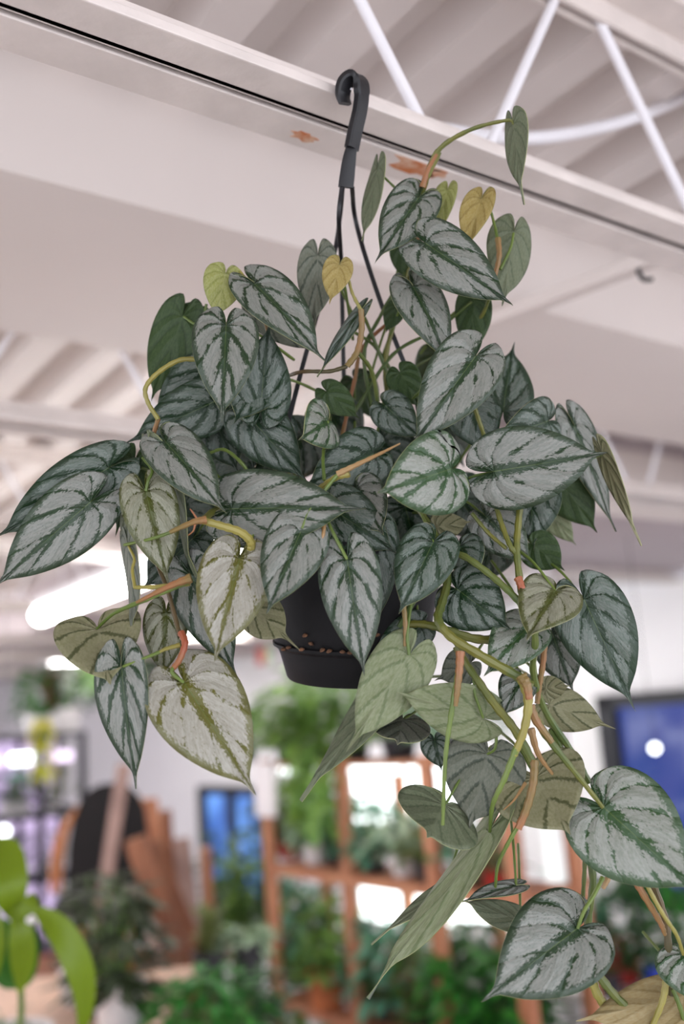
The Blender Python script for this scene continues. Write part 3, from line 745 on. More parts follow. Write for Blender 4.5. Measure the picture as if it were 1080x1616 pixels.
# ---- vines, petioles, sheaths traced through the plant: (px,py,z)..., radius px start/end, material
def vine(name, pts, r0, r1, mk, parent=None, n=7):
    q = smooth_pts([pp(*p) for p in pts], n); m = len(q); u = D0 / FPX
    mb = MB(); rr = [(r0 + (r1 - r0) * i / (m - 1)) * u * (1 + 0.10 * math.sin(i * 2.1)) for i in range(m)]
    mb.tube(q, rr, 8); return mb.build(name, VM[mk], parent or PLANT)
VN = [
 ('vine', [(612, 640, -6), (610, 560, -5), (640, 450, -5), (658, 380, -4), (668, 300, -2), (694, 240, -1)], 4, 4, 'o'),
 ('petiole', [(668, 298, -2), (690, 240, -1), (740, 206, 0), (800, 190, 1), (811, 196, 1)], 5, 1.8, 'o'),
 ('sheath', [(667, 296, -1.6), (676, 268, -1.4), (690, 243, -.9)], 5.5, 3, 'n'),
 ('vine', [(540, 690, -6), (560, 600, -6), (575, 545, -6), (640, 480, -5), (655, 395, -4), (680, 318, -2)], 3.5, 3, 'n'),
 ('vine', [(590, 660, -5), (575, 560, -5), (600, 500, -5), (640, 430, -5)], 3.5, 3, 'v'),
 ('vine', [(640, 660, -5), (600, 560, -5), (575, 500, -4), (560, 470, -3)], 3.5, 2.5, 'v'),
 ('vine', [(560, 650, -5), (620, 560, -5), (690, 520, -5), (745, 476, -4)], 3.5, 2.5, 'v'),
 ('vine', [(655, 660, -4), (620, 590, -5), (590, 545, -5), (552, 520, -4)], 3.5, 2.5, 'v'),
 ('petiole', [(596, 268, -3), (612, 285, -3), (634, 306, -3)], 1.8, 2.2, 'g'),
 ('petiole', [(772, 322, -1), (780, 352, -1), (786, 380, -.5)], 1.8, 3, 'g'),
 ('sheath', [(786, 376, -.4), (788, 405, 0), (781, 436, 0)], 5, 3.5, 'n'),
 ('petiole', [(811, 368, -1.4), (806, 392, -1), (790, 425, -.3)], 2, 2.6, 'g'),
 ('vine', [(781, 436, -.3), (760, 500, -4), (700, 580, -6), (660, 660, -6)], 3, 4, 'o'),
 ('petiole', [(549, 432, 1), (556, 462, 1), (570, 490, 1)], 2, 3, 'y'),
 ('sheath', [(570, 488, 1), (571, 520, 1), (564, 555, 1), (548, 578, 1)], 4.5, 5, 'n'),
 ('vine', [(548, 578, .8), (520, 586, .6), (475, 587, 0), (440, 600, -3)], 3.6, 3, 'b'),
 ('vine', [(600, 660, -4), (588, 590, -2), (565, 555, .5)], 3.5, 3.5, 'v'),
 ('petiole', [(379, 428, 1), (396, 450, 1), (410, 478, .8)], 1.8, 2.6, 'y'),
 ('sheath', [(408, 474, .8), (418, 505, .6), (427, 538, 0)], 3.4, 2.6, 'n'),
 ('petiole', [(290, 500, -2), (310, 512, -1.5), (322, 500, -1.5), (326, 480, -1.5)], 2, 2.5, 'g'),
 ('vine', [(322, 568, 3), (285, 568, 3), (250, 588, 3), (230, 612, 3), (234, 636, 3), (250, 662, 3)], 4, 3.6, 'y'),
 ('vine', [(250, 660, 2.8), (242, 690, 2.6), (246, 716, 2.6), (280, 770, 3), (320, 775, 4)], 3.6, 4, 'n'),
 ('petiole', [(330, 715, 2), (355, 710, 2.4), (385, 735, 3), (395, 760, 2)], 2.6, 3, 'g'),
 ('vine', [(394, 872, 8.2), (396, 856, 8.6), (380, 840, 9), (350, 830, 9), (318, 821, 9)], 7, 5.5, 'y'),
 ('sheath', [(326, 820, 9.3), (305, 824, 9.5), (268, 840, 9.4)], 6, 3, 'n'),
 ('petiole', [(275, 838, 9.2), (240, 850, 8), (196, 860, 6.2)], 2.8, 2.2, 'g'),
 ('aerial_root', [(312, 820, 9.4), (304, 808, 9.6), (300, 803, 9.6)], 1.6, .6, 'r'),
 ('aerial_root', [(308, 828, 9.6), (305, 838, 9.7), (297, 845, 9.7)], 1.6, .6, 'r'),
 ('vine', [(318, 822, 8.5), (350, 800, 3), (420, 780, -2), (480, 760, -6)], 5, 5, 'o'),
 ('sheath', [(302, 912, 9.6), (270, 924, 9.6), (215, 951, 9.2)], 7, 2.2, 'n'),
 ('petiole', [(300, 916, 9.2), (230, 946, 9), (180, 968, 7), (153, 992, 5.2)], 4.6, 2, 'g'),
 ('sheath', [(300, 919, 9), (255, 926, 9), (212, 927, 8.6)], 5, 2.6, 'y'),
 ('petiole', [(213, 928, 8.6), (209, 900, 7.6), (212, 882, 7), (203, 862, 6.2)], 2.6, 2, 'y'),
 ('vine', [(238, 868, 5), (248, 890, 5.2), (264, 930, 6), (278, 980, 7), (284, 1005, 7.6)], 3, 3.6, 'b'),
 ('sheath', [(286, 998, 8), (292, 1015, 8.6), (284, 1040, 9), (272, 1056, 9)], 5.5, 4, 'r'),
 ('petiole', [(274, 1052, 9), (272, 1062, 9.3), (290, 1077, 9.2)], 3.2, 2.2, 'g'),
 ('sheath', [(284, 1018, 8.4), (262, 1024, 8.8), (250, 1030, 9)], 3.6, 2, 'y'),
 ('petiole', [(252, 1029, 9), (225, 1040, 9.3), (194, 1052, 9.2)], 2.6, 2, 'g'),
 ('petiole', [(230, 775, 6.2), (234, 758, 6), (240, 742, 5.6), (225, 722, 5)], 2.4, 2.4, 'g'),
 ('sheath', [(632, 700, 8.6), (600, 716, 8.6), (560, 735, 8.4), (533, 748, 8)], 1.2, 5, 't'),
 ('vine', [(505, 770, 6), (530, 754, 7.6), (552, 748, 8)], 4, 5, 'y'),
 ('petiole', [(532, 750, 8), (506, 782, 8.6), (488, 808, 9), (477, 834, 9.2)], 3, 2.2, 'g'),
 ('petiole', [(515, 818, 8), (528, 845, 8.6), (548, 883, 9.2)], 3, 2.2, 'g'),
 ('sheath', [(512, 818, 8.4), (510, 845, 9), (502, 860, 9.2), (484, 867, 9.2)], 3.4, .8, 't'),
 ('petiole', [(512, 700, 3), (510, 725, 4), (512, 758, 5)], 2.4, 2.8, 'g'),
 ('petiole', [(518, 664, 4.2), (513, 685, 4), (512, 702, 3.4)], 2, 2.4, 'g'),
 # right trailing vines
 ('vine', [(660, 800, 0), (700, 860, 3), (740, 882, 5), (780, 912, 6), (815, 945, 7), (838, 975, 7.4), (845, 1010, 7), (842, 1060, 5), (860, 1120, 3), (905, 1190, 2), (930, 1235, 2)], 5, 5.5, 'v'),
 ('vine', [(704, 890, 3), (706, 920, 4), (697, 955, 5.5), (692, 978, 6.6), (712, 1005, 7.4), (760, 1035, 8), (818, 1068, 8.2), (838, 1082, 8)], 6, 7.5, 'o'),
 ('vine', [(636, 985, 3), (670, 985, 4), (705, 994, 5), (750, 1008, 5), (800, 1010, 4)], 5.5, 7, 'o'),
 ('sheath', [(824, 1070, 8.6), (834, 1105, 9), (828, 1150, 9.2), (812, 1192, 9.2)], 7.5, 5, 'y'),
 ('sheath', [(823, 1066, 8.8), (832, 1082, 9.1), (836, 1104, 9.3)], 8.5, 5, 'n'),
 ('petiole', [(816, 1180, 9.2), (796, 1230, 9.2), (778, 1270, 8.6), (773, 1312, 6.4)], 5, 2.6, 'g'),
 ('vine', [(720, 1020, 6), (745, 1060, 6.6), (780, 1110, 7), (815, 1155, 7.2), (842, 1205, 7.2)], 5.5, 6.5, 'o'),
 ('sheath', [(844, 1200, 7.4), (842, 1235, 8), (832, 1275, 8.4), (818, 1308, 8.6)], 6, 5.5, 'n'),
 ('petiole', [(820, 1300, 8.4), (800, 1335, 8), (786, 1365, 7), (782, 1400, 5.6)], 3.4, 2.2, 'g'),
 ('petiole', [(838, 1118, 7.6), (862, 1160, 8), (905, 1215, 8.4), (952, 1274, 8.2)], 7, 3, 'o'),
 ('sheath', [(836, 1114, 8), (848, 1140, 8.2), (872, 1172, 8.4)], 7.5, 4, 'n'),
 ('sheath', [(727, 1028, 8.6), (725, 1060, 9), (722, 1090, 9.2), (719, 1114, 9.2)], 6.4, 3.6, 'n'),
 ('petiole', [(724, 1060, 8.8), (712, 1130, 9.2), (703, 1200, 9.4), (699, 1302, 9.4)], 4.4, 2.6, 'g'),
 ('petiole', [(712, 1005, 6), (745, 1060, 6.4), (750, 1095, 6.8), (763, 1133, 6.6)], 2.6, 2, 'g'),
 ('vine', [(860, 1000, 4), (858, 1040, 4), (852, 1080, 4), (848, 1110, 4)], 5, 4, 'n'),
 ('vine', [(824, 770, 3), (818, 830, 4), (816, 870, 5), (822, 925, 6), (830, 975, 6)], 5, 5.5, 'o'),
 ('sheath', [(818, 912, 6.4), (824, 928, 6.8), (828, 945, 6.8)], 6.5, 4, 'r'),
 ('vine', [(780, 790, 3), (795, 835, 4), (806, 862, 5), (816, 875, 5)], 4, 4, 'o'),
 ('petiole', [(745, 810, 3), (770, 840, 3.6), (800, 866, 4.8)], 3, 3, 'o'),
 ('petiole', [(750, 645, 2), (760, 675, 2), (770, 705, 1)], 3.4, 3.4, 'o'),
 ('petiole', [(951, 716, 0.4), (925, 728, 0), (880, 755, -1)], 2.4, 3, 'g'),
 ('petiole', [(655, 900, 5), (648, 960, 7), (643, 1000, 8), (646, 1034, 8.2)], 2.4, 2.4, 'g'),
 ('sheath', [(637, 950, 7.4), (640, 985, 7.8), (640, 1020, 8)], 4, 3, 'n'),
 ('vine', [(700, 900, 4), (660, 940, 4), (630, 990, 4)], 4, 4, 'v'),
 ('sheath', [(838, 1150, 6), (850, 1190, 6), (875, 1225, 5.6)], 6, 2, 't'),
 ('petiole', [(784, 1150, 5), (782, 1180, 5), (770, 1190, 4.4)], 2.4, 2, 'g'),
 ('petiole', [(830, 1235, 7), (812, 1262, 7.4), (795, 1278, 7.4)], 2.6, .8, 't'),
 ('vine', [(870, 1150, 2), (890, 1190, 2), (905, 1232, 2), (915, 1300, 3), (936, 1380, 4), (930, 1440, 4), (925, 1500, 4)], 5, 6, 'v'),
 ('petiole', [(925, 1330, 5), (922, 1390, 5), (918, 1450, 5)], 3.6, 3, 'o'),
 ('petiole', [(952, 1384, 8), (938, 1412, 8.6), (922, 1438, 9.2), (912, 1465, 9.2)], 3.4, 2.4, 'g'),
 ('sheath', [(966, 1372, 7), (958, 1390, 7.4), (952, 1402, 7.4)], 5.5, 3, 't'),
 ('sheath', [(998, 1380, 7), (1018, 1415, 7.4), (1042, 1455, 7.4), (1050, 1475, 7.2)], 6, 3, 'n'),
 ('petiole', [(1012, 1380, 7.4), (1045, 1440, 8), (1068, 1475, 8), (1079, 1506, 7.4)], 3.4, 2.6, 'y'),
 ('vine', [(1030, 1390, 6), (1050, 1450, 6.2), (1056, 1500, 6.4), (1062, 1570, 6.4)], 5, 6, 'b'),
 ('vine', [(930, 1532, 5), (944, 1570, 5.4), (965, 1600, 5.4), (990, 1640, 5.4)], 7.5, 6, 'y'),
 ('vine', [(940, 1532, 5.4), (970, 1570, 6), (1005, 1606, 6), (1030, 1640, 6)], 7, 5, 'o'),
 ('petiole', [(1052, 1548, 7), (1046, 1580, 7.4), (1028, 1625, 7.4)], 5.5, 4, 'y'),
 ('petiole', [(1062, 1560, 7), (1074, 1590, 7.2), (1086, 1630, 7.2)], 3.4, 3.4, 'g'),
 ('vine', [(925, 1500, 4), (928, 1520, 4.6), (934, 1536, 5.2)], 6, 7, 'o'),
]
done = set()
for nm, pts, r0, r1, mk in VN:
    par = None
    if nm == 'petiole':
        best = None
        for (o, B_, bx, by, z) in LEAVES:
            for e_ in (pts[0], pts[-1]):
                dd = math.hypot(bx - e_[0], by - e_[1])
                if dd < 14 and (best is None or dd < best[0]): best = (dd, o)
        if best: par = best[1]; done.add(par.name)
    vine(nm, pts, r0, r1, mk, par)
# remaining leaves: a petiole curving back into the heart of the plant
for i, (o, B_, bx, by, z) in enumerate(LEAVES):
    if o.name in done: continue
    rnd = random.Random(i + 100)
    if by < 600: tgt = (600 + rnd.uniform(-40, 40), 640, -6)
    elif by < 1000: tgt = (560 + (bx - 560) * 0.55 + rnd.uniform(-20, 20), 780 + rnd.uniform(-40, 40), -5)
    else: tgt = (800 + rnd.uniform(-20, 20), min(by - 60, 1150), 1)
    # stay short: petioles are about 7 cm
    dx, dy = tgt[0] - bx, tgt[1] - by; l_ = math.hypot(dx, dy); k = min(1, 120 / max(l_, 1))
    e_ = (bx + dx * k, by + dy * k, max(z - 7, -8))
    mid = (bx + dx * k * 0.45, by + dy * k * 0.45 - 12, z - 2.5)
    vine('petiole', [(bx, by, z - 0.1), mid, e_], 1.9, 2.6, 'g', o)

#BACKGROUND
# ------------------------------------------------------------------ background: windows
def wall_pt(px, py, off=0.0): return hitp(px, py, P(WJ - off, 0, 0), J)
def window(n, px0, px1, ztop, zbot, glassmat, bars=1):
    a, b = wall_pt(px0, 1100, 0.02), wall_pt(px1, 1100, 0.02)
    r0, r1 = sorted((jr(a)[1], jr(b)[1]))
    root = empty('window_%d' % n, P(WJ - 0.02, (r0 + r1) / 2, zbot)); tag(root, kind='structure')
    for k in range(bars):
        q0 = r0 + (r1 - r0) * k / bars; q1 = r0 + (r1 - r0) * (k + 1) / bars
        mb = MB(); quadbox(mb, WJ - 0.03, WJ - 0.012, q0 + 0.02, q1 - 0.02, zbot + 0.04, ztop - 0.04); mb.build('pane', glassmat, root, smooth=False)
    mb = MB(); w = 0.055
    quadbox(mb, WJ - 0.07, WJ - 0.001, r0 - w, r1 + w, ztop - w, ztop + 0.012); quadbox(mb, WJ - 0.07, WJ - 0.001, r0 - w, r1 + w, zbot - w, zbot + w)
    for k in range(bars + 1):
        q = r0 + (r1 - r0) * k / bars; quadbox(mb, WJ - 0.07, WJ - 0.001, q - w, q + w, zbot, ztop)
    mb.build('window_frame', M['frame'], root, smooth=False)
    return root
zt = wall_pt(1010, 1097, 0.02).z
window(1, 962, 1240, zt, zt - 0.95, M['glass'], 1)
zt2 = wall_pt(370, 1243, 0.02).z
window(2, 318, 412, zt2, zt2 - 0.85, M['glass2'], 2)
# glowing ball standing in for a light reflection in the blue window
c = at(1034, 1181, 3.6); root = empty('light_spot_globe', c, 'small glowing ball standing in for a light reflection in the blue window', 'lamp')
mb = MB(); mb.lathe(c - Z * 0.018, [(0, 0), (0.009, 0.003), (0.017, 0.013), (0.018, 0.018), (0.017, 0.024), (0.009, 0.033), (0, 0.036)], Z, 16); mb.build('globe', M['globe'], root)
mb = MB(); mb.tube([c + Z * 0.018, Vector((c.x, c.y, ZD if jr(c)[1] < r2 else ZP))], 0.0015, 6); mb.build('cord', M['frame'], root)
# white column beside the shelf
c = at(884, 1300, 4.05); cj, cr = jr(c)
mb = MB(); quadbox(mb, cj - 0.055, cj + 0.055, cr - 0.055, cr + 0.055, 0, ZP - 0.001 if cr > r2 else ZD, b=0.006); tag(mb.build('trim_4', M['wall']), kind='structure')

# ------------------------------------------------------------------ background plants
FM = {
 'lime': foliage_mat('foliage_lime', C(122, 150, 56), C(86, 130, 48), .3), 'mid': foliage_mat('foliage_mid', C(86, 132, 56), C(128, 160, 74)),
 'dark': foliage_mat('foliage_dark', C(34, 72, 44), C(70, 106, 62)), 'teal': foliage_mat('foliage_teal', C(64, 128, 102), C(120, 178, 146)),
 'pale': foliage_mat('foliage_pale', C(150, 182, 148), C(196, 212, 184)), 'olive': foliage_mat('foliage_olive', C(96, 108, 56), C(128, 132, 84)),
 'bright': foliage_mat('foliage_bright', C(70, 150, 50), C(44, 110, 48), .35), 'red': foliage_mat('foliage_red', C(150, 50, 48), C(110, 70, 56)),
 'brownish': foliage_mat('foliage_brown', C(112, 92, 64), C(84, 96, 60)), 'yellow': foliage_mat('foliage_yellow', C(206, 190, 50), C(164, 178, 60), .4),
 'forest': foliage_mat('foliage_forest', C(40, 56, 34), C(74, 84, 56)),
 'grey': foliage_mat('foliage_grey', C(112, 124, 100), C(146, 152, 128)),
}
PMAT = {'d': M['darkpot'], 'w': M['ceramic'], 't': M['terra'], 'b': M['bluepot'], 'r': M['redpot']}
def blade(mb, b, d, up, L, W, droop):
    d = d.normalized(); s = d.cross(up)
    if s.length < 1e-4: s = d.orthogonal()
    s.normalize(); n = s.cross(d).normalized()
    q = [b, b + d * L * .35 + s * W * .5 + n * L * .03, b + d * L * .7 + s * W * .38 - n * droop * L * .15, b + d * L - n * droop * L * .35,
         b + d * L * .7 - s * W * .38 - n * droop * L * .15, b + d * L * .35 - s * W * .5 + n * L * .03, b + d * L * .5 - n * L * .05]
    mb.add(q, [(0, 1, 6), (1, 2, 6), (2, 3, 6), (3, 4, 6), (4, 5, 6), (5, 0, 6)])
def bush(label, base, h, spread, leaf, mat, n, pot=None, style='mound', seed=1, name='potted_plant', cat='plant', aspect=0.45):
    """base = point on the supporting surface; pot = (material, radius, height)"""
    rnd = random.Random(seed); base = Vector(base); root = empty(name, base, label, cat)
    top = base.copy()
    if pot:
        pm, pr, ph = pot; mb = MB()
        mb.lathe(base, [(0, 0), (pr * .74, 0), (pr * .78, ph * .05), (pr * .95, ph * .88), (pr * 1.02, ph * .89), (pr * 1.03, ph), (pr * .93, ph), (pr * .9, ph * .86), (0, ph * .85)], Z, 20)
        mb.build('pot', PMAT[pm], root); top = base + Z * ph * .86
    mb = MB(); st = MB()
    for i in range(n):
        a = rnd.uniform(0, 6.283); rad = math.sqrt(rnd.random())
        if style == 'mound':
            el = rnd.random(); p = top + Vector((math.cos(a) * rad * spread * math.sqrt(max(0.05, 1 - el * el * .8)), math.sin(a) * rad * spread * math.sqrt(max(0.05, 1 - el * el * .8)), h * el))
            d = Vector((math.cos(a), math.sin(a), rnd.uniform(-.6, .6)))
        elif style == 'trail':
            el = rnd.random() ** 1.2; out = spread * (0.55 + 0.45 * rnd.random())
            p = top + Vector((math.cos(a) * out * (1 if el > .15 else rad), math.sin(a) * out * (1 if el > .15 else rad), h * .25 - h * el))
            d = Vector((math.cos(a) * .5, math.sin(a) * .5, -1 + rnd.uniform(-.3, .9)))
        else:   # upright / fern: blades arching from the crown
            p = top + Vector((math.cos(a) * rad * spread * .25, math.sin(a) * rad * spread * .25, h * rnd.uniform(0, .55)))
            d = Vector((math.cos(a) * spread, math.sin(a) * spread, h * rnd.uniform(.2, 1.1)))
        blade(mb, p, d, Z, leaf * rnd.uniform(.7, 1.25), leaf * aspect * rnd.uniform(.8, 1.2), rnd.uniform(0, 1))
        if i % 6 == 0: st.tube([top - Z * .005, top.lerp(p, .5) + Z * .01, p], leaf * .02 + .0008, 4, cap=False)
    st.build('stems', FM['mid'], root); tag(mb.build('foliage', FM[mat], root, smooth=False), kind='stuff')
    return root

# ------------------------------------------------------------------ cedar shelving with glowing back panels
SP = at(430, 1350, 4.6); SJ, SR = jr(SP)
def shelf_pt(px, z, back=0.0):
    q = hitp(px, 1300, P(SJ + back, 0, 0), J); return P(SJ + back, jr(q)[1], z)
ZS = [EYE - 0.15, EYE - 0.60, EYE - 1.16, EYE - 1.66]
root = empty('wooden_shelf', P(SJ, SR, 0), 'tall open cedar plant shelf with white back panels glowing as if tube-lit', 'shelf')
SD = 0.30
PX = [425, 545, 680, 806]
for px in PX:
    for bk in (0.0, SD):
        q = shelf_pt(px, 0); r = jr(q)[1]
        mb = MB(); quadbox(mb, SJ + bk - 0.019, SJ + bk + 0.019, r - 0.030, r + 0.030, 0, ZS[0] + (0.0 if bk else 0.02), b=0.003); mb.build('post', M['cedar'], root)
ra_, rb_ = jr(shelf_pt(425, 0))[1], jr(shelf_pt(812, 0))[1]; r_hi, r_lo = max(ra_, rb_), min(ra_, rb_)
for zi, zz in enumerate(ZS):
    for k in range(4):
        j0 = SJ + 0.0195 + k * (SD - 0.039) / 4
        mb = MB(); quadbox(mb, j0 + .002, j0 + (SD - 0.039) / 4 - .002, r_lo, r_hi, zz - 0.022, zz, b=0.002); mb.build('shelf_board', M['cedar'], root)
    mb = MB(); quadbox(mb, SJ - 0.038, SJ - 0.0195, r_lo, r_hi, zz - (0.014 if zi == 0 else 0.034), zz + 0.002, b=0.002); mb.build('front_rail', M['cedar'], root)
    if zi < 2:
        for px in (490, 610, 740):
            q = shelf_pt(px, 0, .2); r = jr(q)[1]
            mb = MB(); mb.tube([P(SJ + .16, r - .17, zz - .045), P(SJ + .16, r + .17, zz - .045)], 0.014, 10); mb.build('light_tube', M['litpanel'], root)
# white back panels of the right two bays, tube light put in as emission
for (pa, pb, z0, z1) in ((556, 684, ZS[1] + .16, ZS[0] - .03), (556, 690, ZS[2] + .30, ZS[1] - .06), (690, 800, ZS[1] + .22, ZS[0] - .05), (690, 800, ZS[2] + .36, ZS[1] - .06)):
    a, b = jr(shelf_pt(pa, 0, SD))[1], jr(shelf_pt(pb, 0, SD))[1]
    mb = MB(); quadbox(mb, SJ + SD + .02, SJ + SD + .035, min(a, b), max(a, b), z0, z1); mb.build('glowing_back_panel', M['litpanel'], root, smooth=False)
# paper tag on the left post
q = shelf_pt(437, 0); r = jr(q)[1]; zt_ = hitp(421, 1235, P(SJ - .045, 0, 0), J).z
mb = MB(); quadbox(mb, SJ - 0.062, SJ - 0.040, r - 0.080, r + 0.080, zt_ - 0.15, zt_ + 0.09)
tag(mb.build('paper_sign', M['ceramic'], smooth=False), 'white paper sign hung on the leftmost cedar post', 'sign')

SHP = [ # px, shelf idx, back, h, spread, leaf, mat, n, pot, style, label
 (362, -1, 0, 0, 0, 0, '', 0, None, '', ''),
 (392, 0, .16, .20, .17, .085, 'mid', 230, ('d', .07, .08), 'mound', 'low leafy green plant at the left end of the top shelf'),
 (466, 0, .12, .28, .20, .09, 'lime', 260, ('d', .08, .09), 'mound', 'yellow-green bushy plant on the top shelf just right of the paper sign'),
 (512, 0, .08, .36, .23, .095, 'mid', 300, ('d', .08, .09), 'mound', 'tallest green bush on the top shelf below the black pot'),
 (566, 0, .14, .30, .20, .09, 'mid', 220, ('d', .08, .09), 'mound', 'dark green bush on the top shelf behind the hanging leaves'),
 (640, 0, .18, .16, .20, .08, 'mid', 170, ('d', .08, .08), 'mound', 'green plant on the top shelf over the brightest back panel'),
 (740, 0, .16, .16, .20, .08, 'teal', 150, ('d', .08, .08), 'mound', 'bluish green plant on the right half of the top shelf'),
 (474, 0, -.07, .30, .07, .07, 'lime', 80, None, 'trail', 'green vine trailing off the top shelf beside the paper sign'),
 (505, 0, -.07, .36, .10, .08, 'mid', 110, None, 'trail', 'dark vine trailing off the top shelf between the two left posts'),
 (455, 1, .14, .16, .10, .07, 'grey', 90, ('r', .055, .08), 'mound', 'greyish plant in a reddish pot on the second shelf by the left post'),
 (495, 1, .12, .20, .12, .08, 'pale', 110, ('w', .06, .09), 'mound', 'pale mint plant in a white pot on the second shelf'),
 (528, 1, .16, .22, .11, .08, 'teal', 100, ('d', .06, .10), 'mound', 'teal leafed plant in a dark pot beside the second post'),
 (585, 1, .10, .22, .14, .09, 'teal', 120, ('d', .06, .09), 'mound', 'broad teal plant in front of the bright panel, second shelf'),
 (632, 1, .10, .17, .15, .08, 'pale', 110, ('w', .055, .08), 'mound', 'frosty pale plant in a white pot before the bright panel'),
 (672, 1, .06, .13, .13, .06, 'olive', 120, ('d', .06, .08), 'mound', 'small olive plant on the second shelf under the curled leaf'),
 (735, 1, .10, .14, .12, .07, 'teal', 90, ('d', .055, .08), 'mound', 'teal plant in the right bay of the second shelf'),
 (775, 1, .10, .12, .10, .06, 'brownish', 90, ('r', .055, .07), 'mound', 'brown-tinged plant in a red pot, right end of the second shelf'),
 (455, 2, .14, .30, .14, .09, 'mid', 130, ('d', .07, .10), 'mound', 'green plant on the third shelf beside the left post'),
 (500, 2, .02, .17, .13, .08, 'mid', 100, ('t', .085, .15), 'mound', 'green plant in an orange clay pot between the two left posts'),
 (532, 2, .10, .12, .09, .07, 'bright', 80, ('w', .05, .12), 'mound', 'bright green plant in a white pot by the second post'),
 (595, 2, .10, .30, .16, .10, 'teal', 140, ('d', .07, .10), 'mound', 'teal plant with large leaves on the third shelf, middle bay'),
 (640, 2, .14, .22, .14, .08, 'brownish', 120, ('d', .07, .09), 'mound', 'brownish mottled plant on the third shelf, middle bay'),
 (705, 2, .02, .26, .15, .10, 'bright', 130, ('t', .07, .10), 'mound', 'vivid green plant in a clay pot left of the big silver leaf'),
 (770, 2, .06, .24, .16, .10, 'bright', 130, ('d', .07, .10), 'mound', 'vivid green bush on the third shelf, right bay'),
 (795, 2, .08, .20, .14, .09, 'dark', 120, ('d', .07, .10), 'mound', 'dark green bush at the right end of the third shelf'),
 (600, 3, .06, .30, .16, .09, 'dark', 120, ('w', .08, .10), 'mound', 'dark plant in a white pot on the lowest shelf in view'),
 (690, 3, .06, .30, .18, .09, 'dark', 120, ('d', .08, .10), 'mound', 'dark bush on the lowest shelf, middle bay'),
 (780, 3, .06, .36, .2, .09, 'teal', 140, ('d', .08, .10), 'mound', 'teal bush on the lowest shelf, right bay'),

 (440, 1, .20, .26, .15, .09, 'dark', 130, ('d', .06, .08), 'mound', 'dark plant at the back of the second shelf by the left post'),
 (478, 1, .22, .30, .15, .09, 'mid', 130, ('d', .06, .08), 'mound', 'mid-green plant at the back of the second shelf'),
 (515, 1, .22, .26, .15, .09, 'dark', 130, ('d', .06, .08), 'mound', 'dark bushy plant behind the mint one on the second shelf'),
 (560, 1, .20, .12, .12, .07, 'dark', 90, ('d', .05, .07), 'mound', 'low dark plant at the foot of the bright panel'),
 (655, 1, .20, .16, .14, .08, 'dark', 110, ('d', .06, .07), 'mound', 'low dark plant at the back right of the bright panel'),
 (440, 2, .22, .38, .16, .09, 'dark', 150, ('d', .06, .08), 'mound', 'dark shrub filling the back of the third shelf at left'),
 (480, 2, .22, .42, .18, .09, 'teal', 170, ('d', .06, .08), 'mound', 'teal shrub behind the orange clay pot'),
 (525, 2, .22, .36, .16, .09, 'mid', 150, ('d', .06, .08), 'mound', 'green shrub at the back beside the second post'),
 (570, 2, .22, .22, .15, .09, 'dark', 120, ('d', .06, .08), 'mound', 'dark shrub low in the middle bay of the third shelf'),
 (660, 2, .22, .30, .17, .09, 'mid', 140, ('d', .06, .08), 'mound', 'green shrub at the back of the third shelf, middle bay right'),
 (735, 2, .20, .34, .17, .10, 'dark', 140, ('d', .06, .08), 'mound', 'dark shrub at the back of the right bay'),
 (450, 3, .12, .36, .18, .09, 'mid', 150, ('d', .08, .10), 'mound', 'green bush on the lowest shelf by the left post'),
]
for i, (px, si, bk, h, sp, lf, mt, n, pt, sty, lab) in enumerate(SHP):
    if si < 0: continue
    b = shelf_pt(px, ZS[si], bk)
    if sty == 'trail': b = b + Z * 0.012
    bush(lab, b, h, sp, lf, mt, n, pt, sty, seed=i + 5, name='trailing_vine' if sty == 'trail' else 'potted_plant')
# white storage box on the lowest shelf
q = shelf_pt(515, ZS[3], .12); root = empty('storage_box', q, 'white storage box on the lowest shelf between the left posts', 'box')
mb = MB(); mb.box(q + Z * .13, J, R, Z, .13, .17, .13, b=.01); mb.build('body', M['ceramic'], root)
mb = MB(); mb.box(q + Z * .272, J, R, Z, .136, .176, .012, b=.005); mb.build('lid', M['ceramic'], root)

# ------------------------------------------------------------------ plants below the right window
root = empty('display_table', at(1000, 1616, 3.3) * 1.0, 'white table below the blue window at right', 'table')
tq = at(1010, 1540, 3.85); tj, tr = jr(tq); ztab = tq.z
mb = MB(); quadbox(mb, tj - .35, tj + .4, tr - 1.0, tr + .30, ztab - .03, ztab, b=.004); mb.build('table_top', M['ceramic'], root)
for dj in (-.3, .35):
    for dr in (-.9, .24):
        mb = MB(); quadbox(mb, tj + dj - .02, tj + dj + .02, tr + dr - .02, tr + dr + .02, 0, ztab - .03); mb.build('leg', M['ceramic'], root, smooth=False)
root.location = P(tj, tr, 0); WM[root.name] = Matrix.Translation(P(tj, tr, 0))
for ch in root.children: ch.matrix_parent_inverse = WM[root.name].inverted()
for i, (px, py, d, h, sp, lf, mt, n, pt, lab) in enumerate((
    (985, 1500, 3.8, .34, .19, .09, 'dark', 150, ('r', .06, .09), 'dark green bush in a red pot behind the bare stems at right'),
    (1068, 1490, 3.85, .36, .22, .10, 'bright', 150, ('d', .08, .10), 'bright green bush under the blue window at right edge'),
    (925, 1530, 3.95, .28, .18, .09, 'teal', 130, ('w', .06, .10), 'teal bush in a white pot beside the white column'),
    (1045, 1560, 3.6, .16, .11, .06, 'dark', 90, ('b', .06, .10), 'small plant in a blue glazed pot at lower right'))):
    q = at(px, py, d); q.z = ztab; bush(lab, q, h, sp, lf, mt, n, pt, seed=60 + i)
q = at(965, 1590, 3.62); q.z = ztab; bush('red-leafed plant low at right behind the hanging vines', q, .16, .10, .06, 'red', 80, ('d', .05, .08), seed=71)

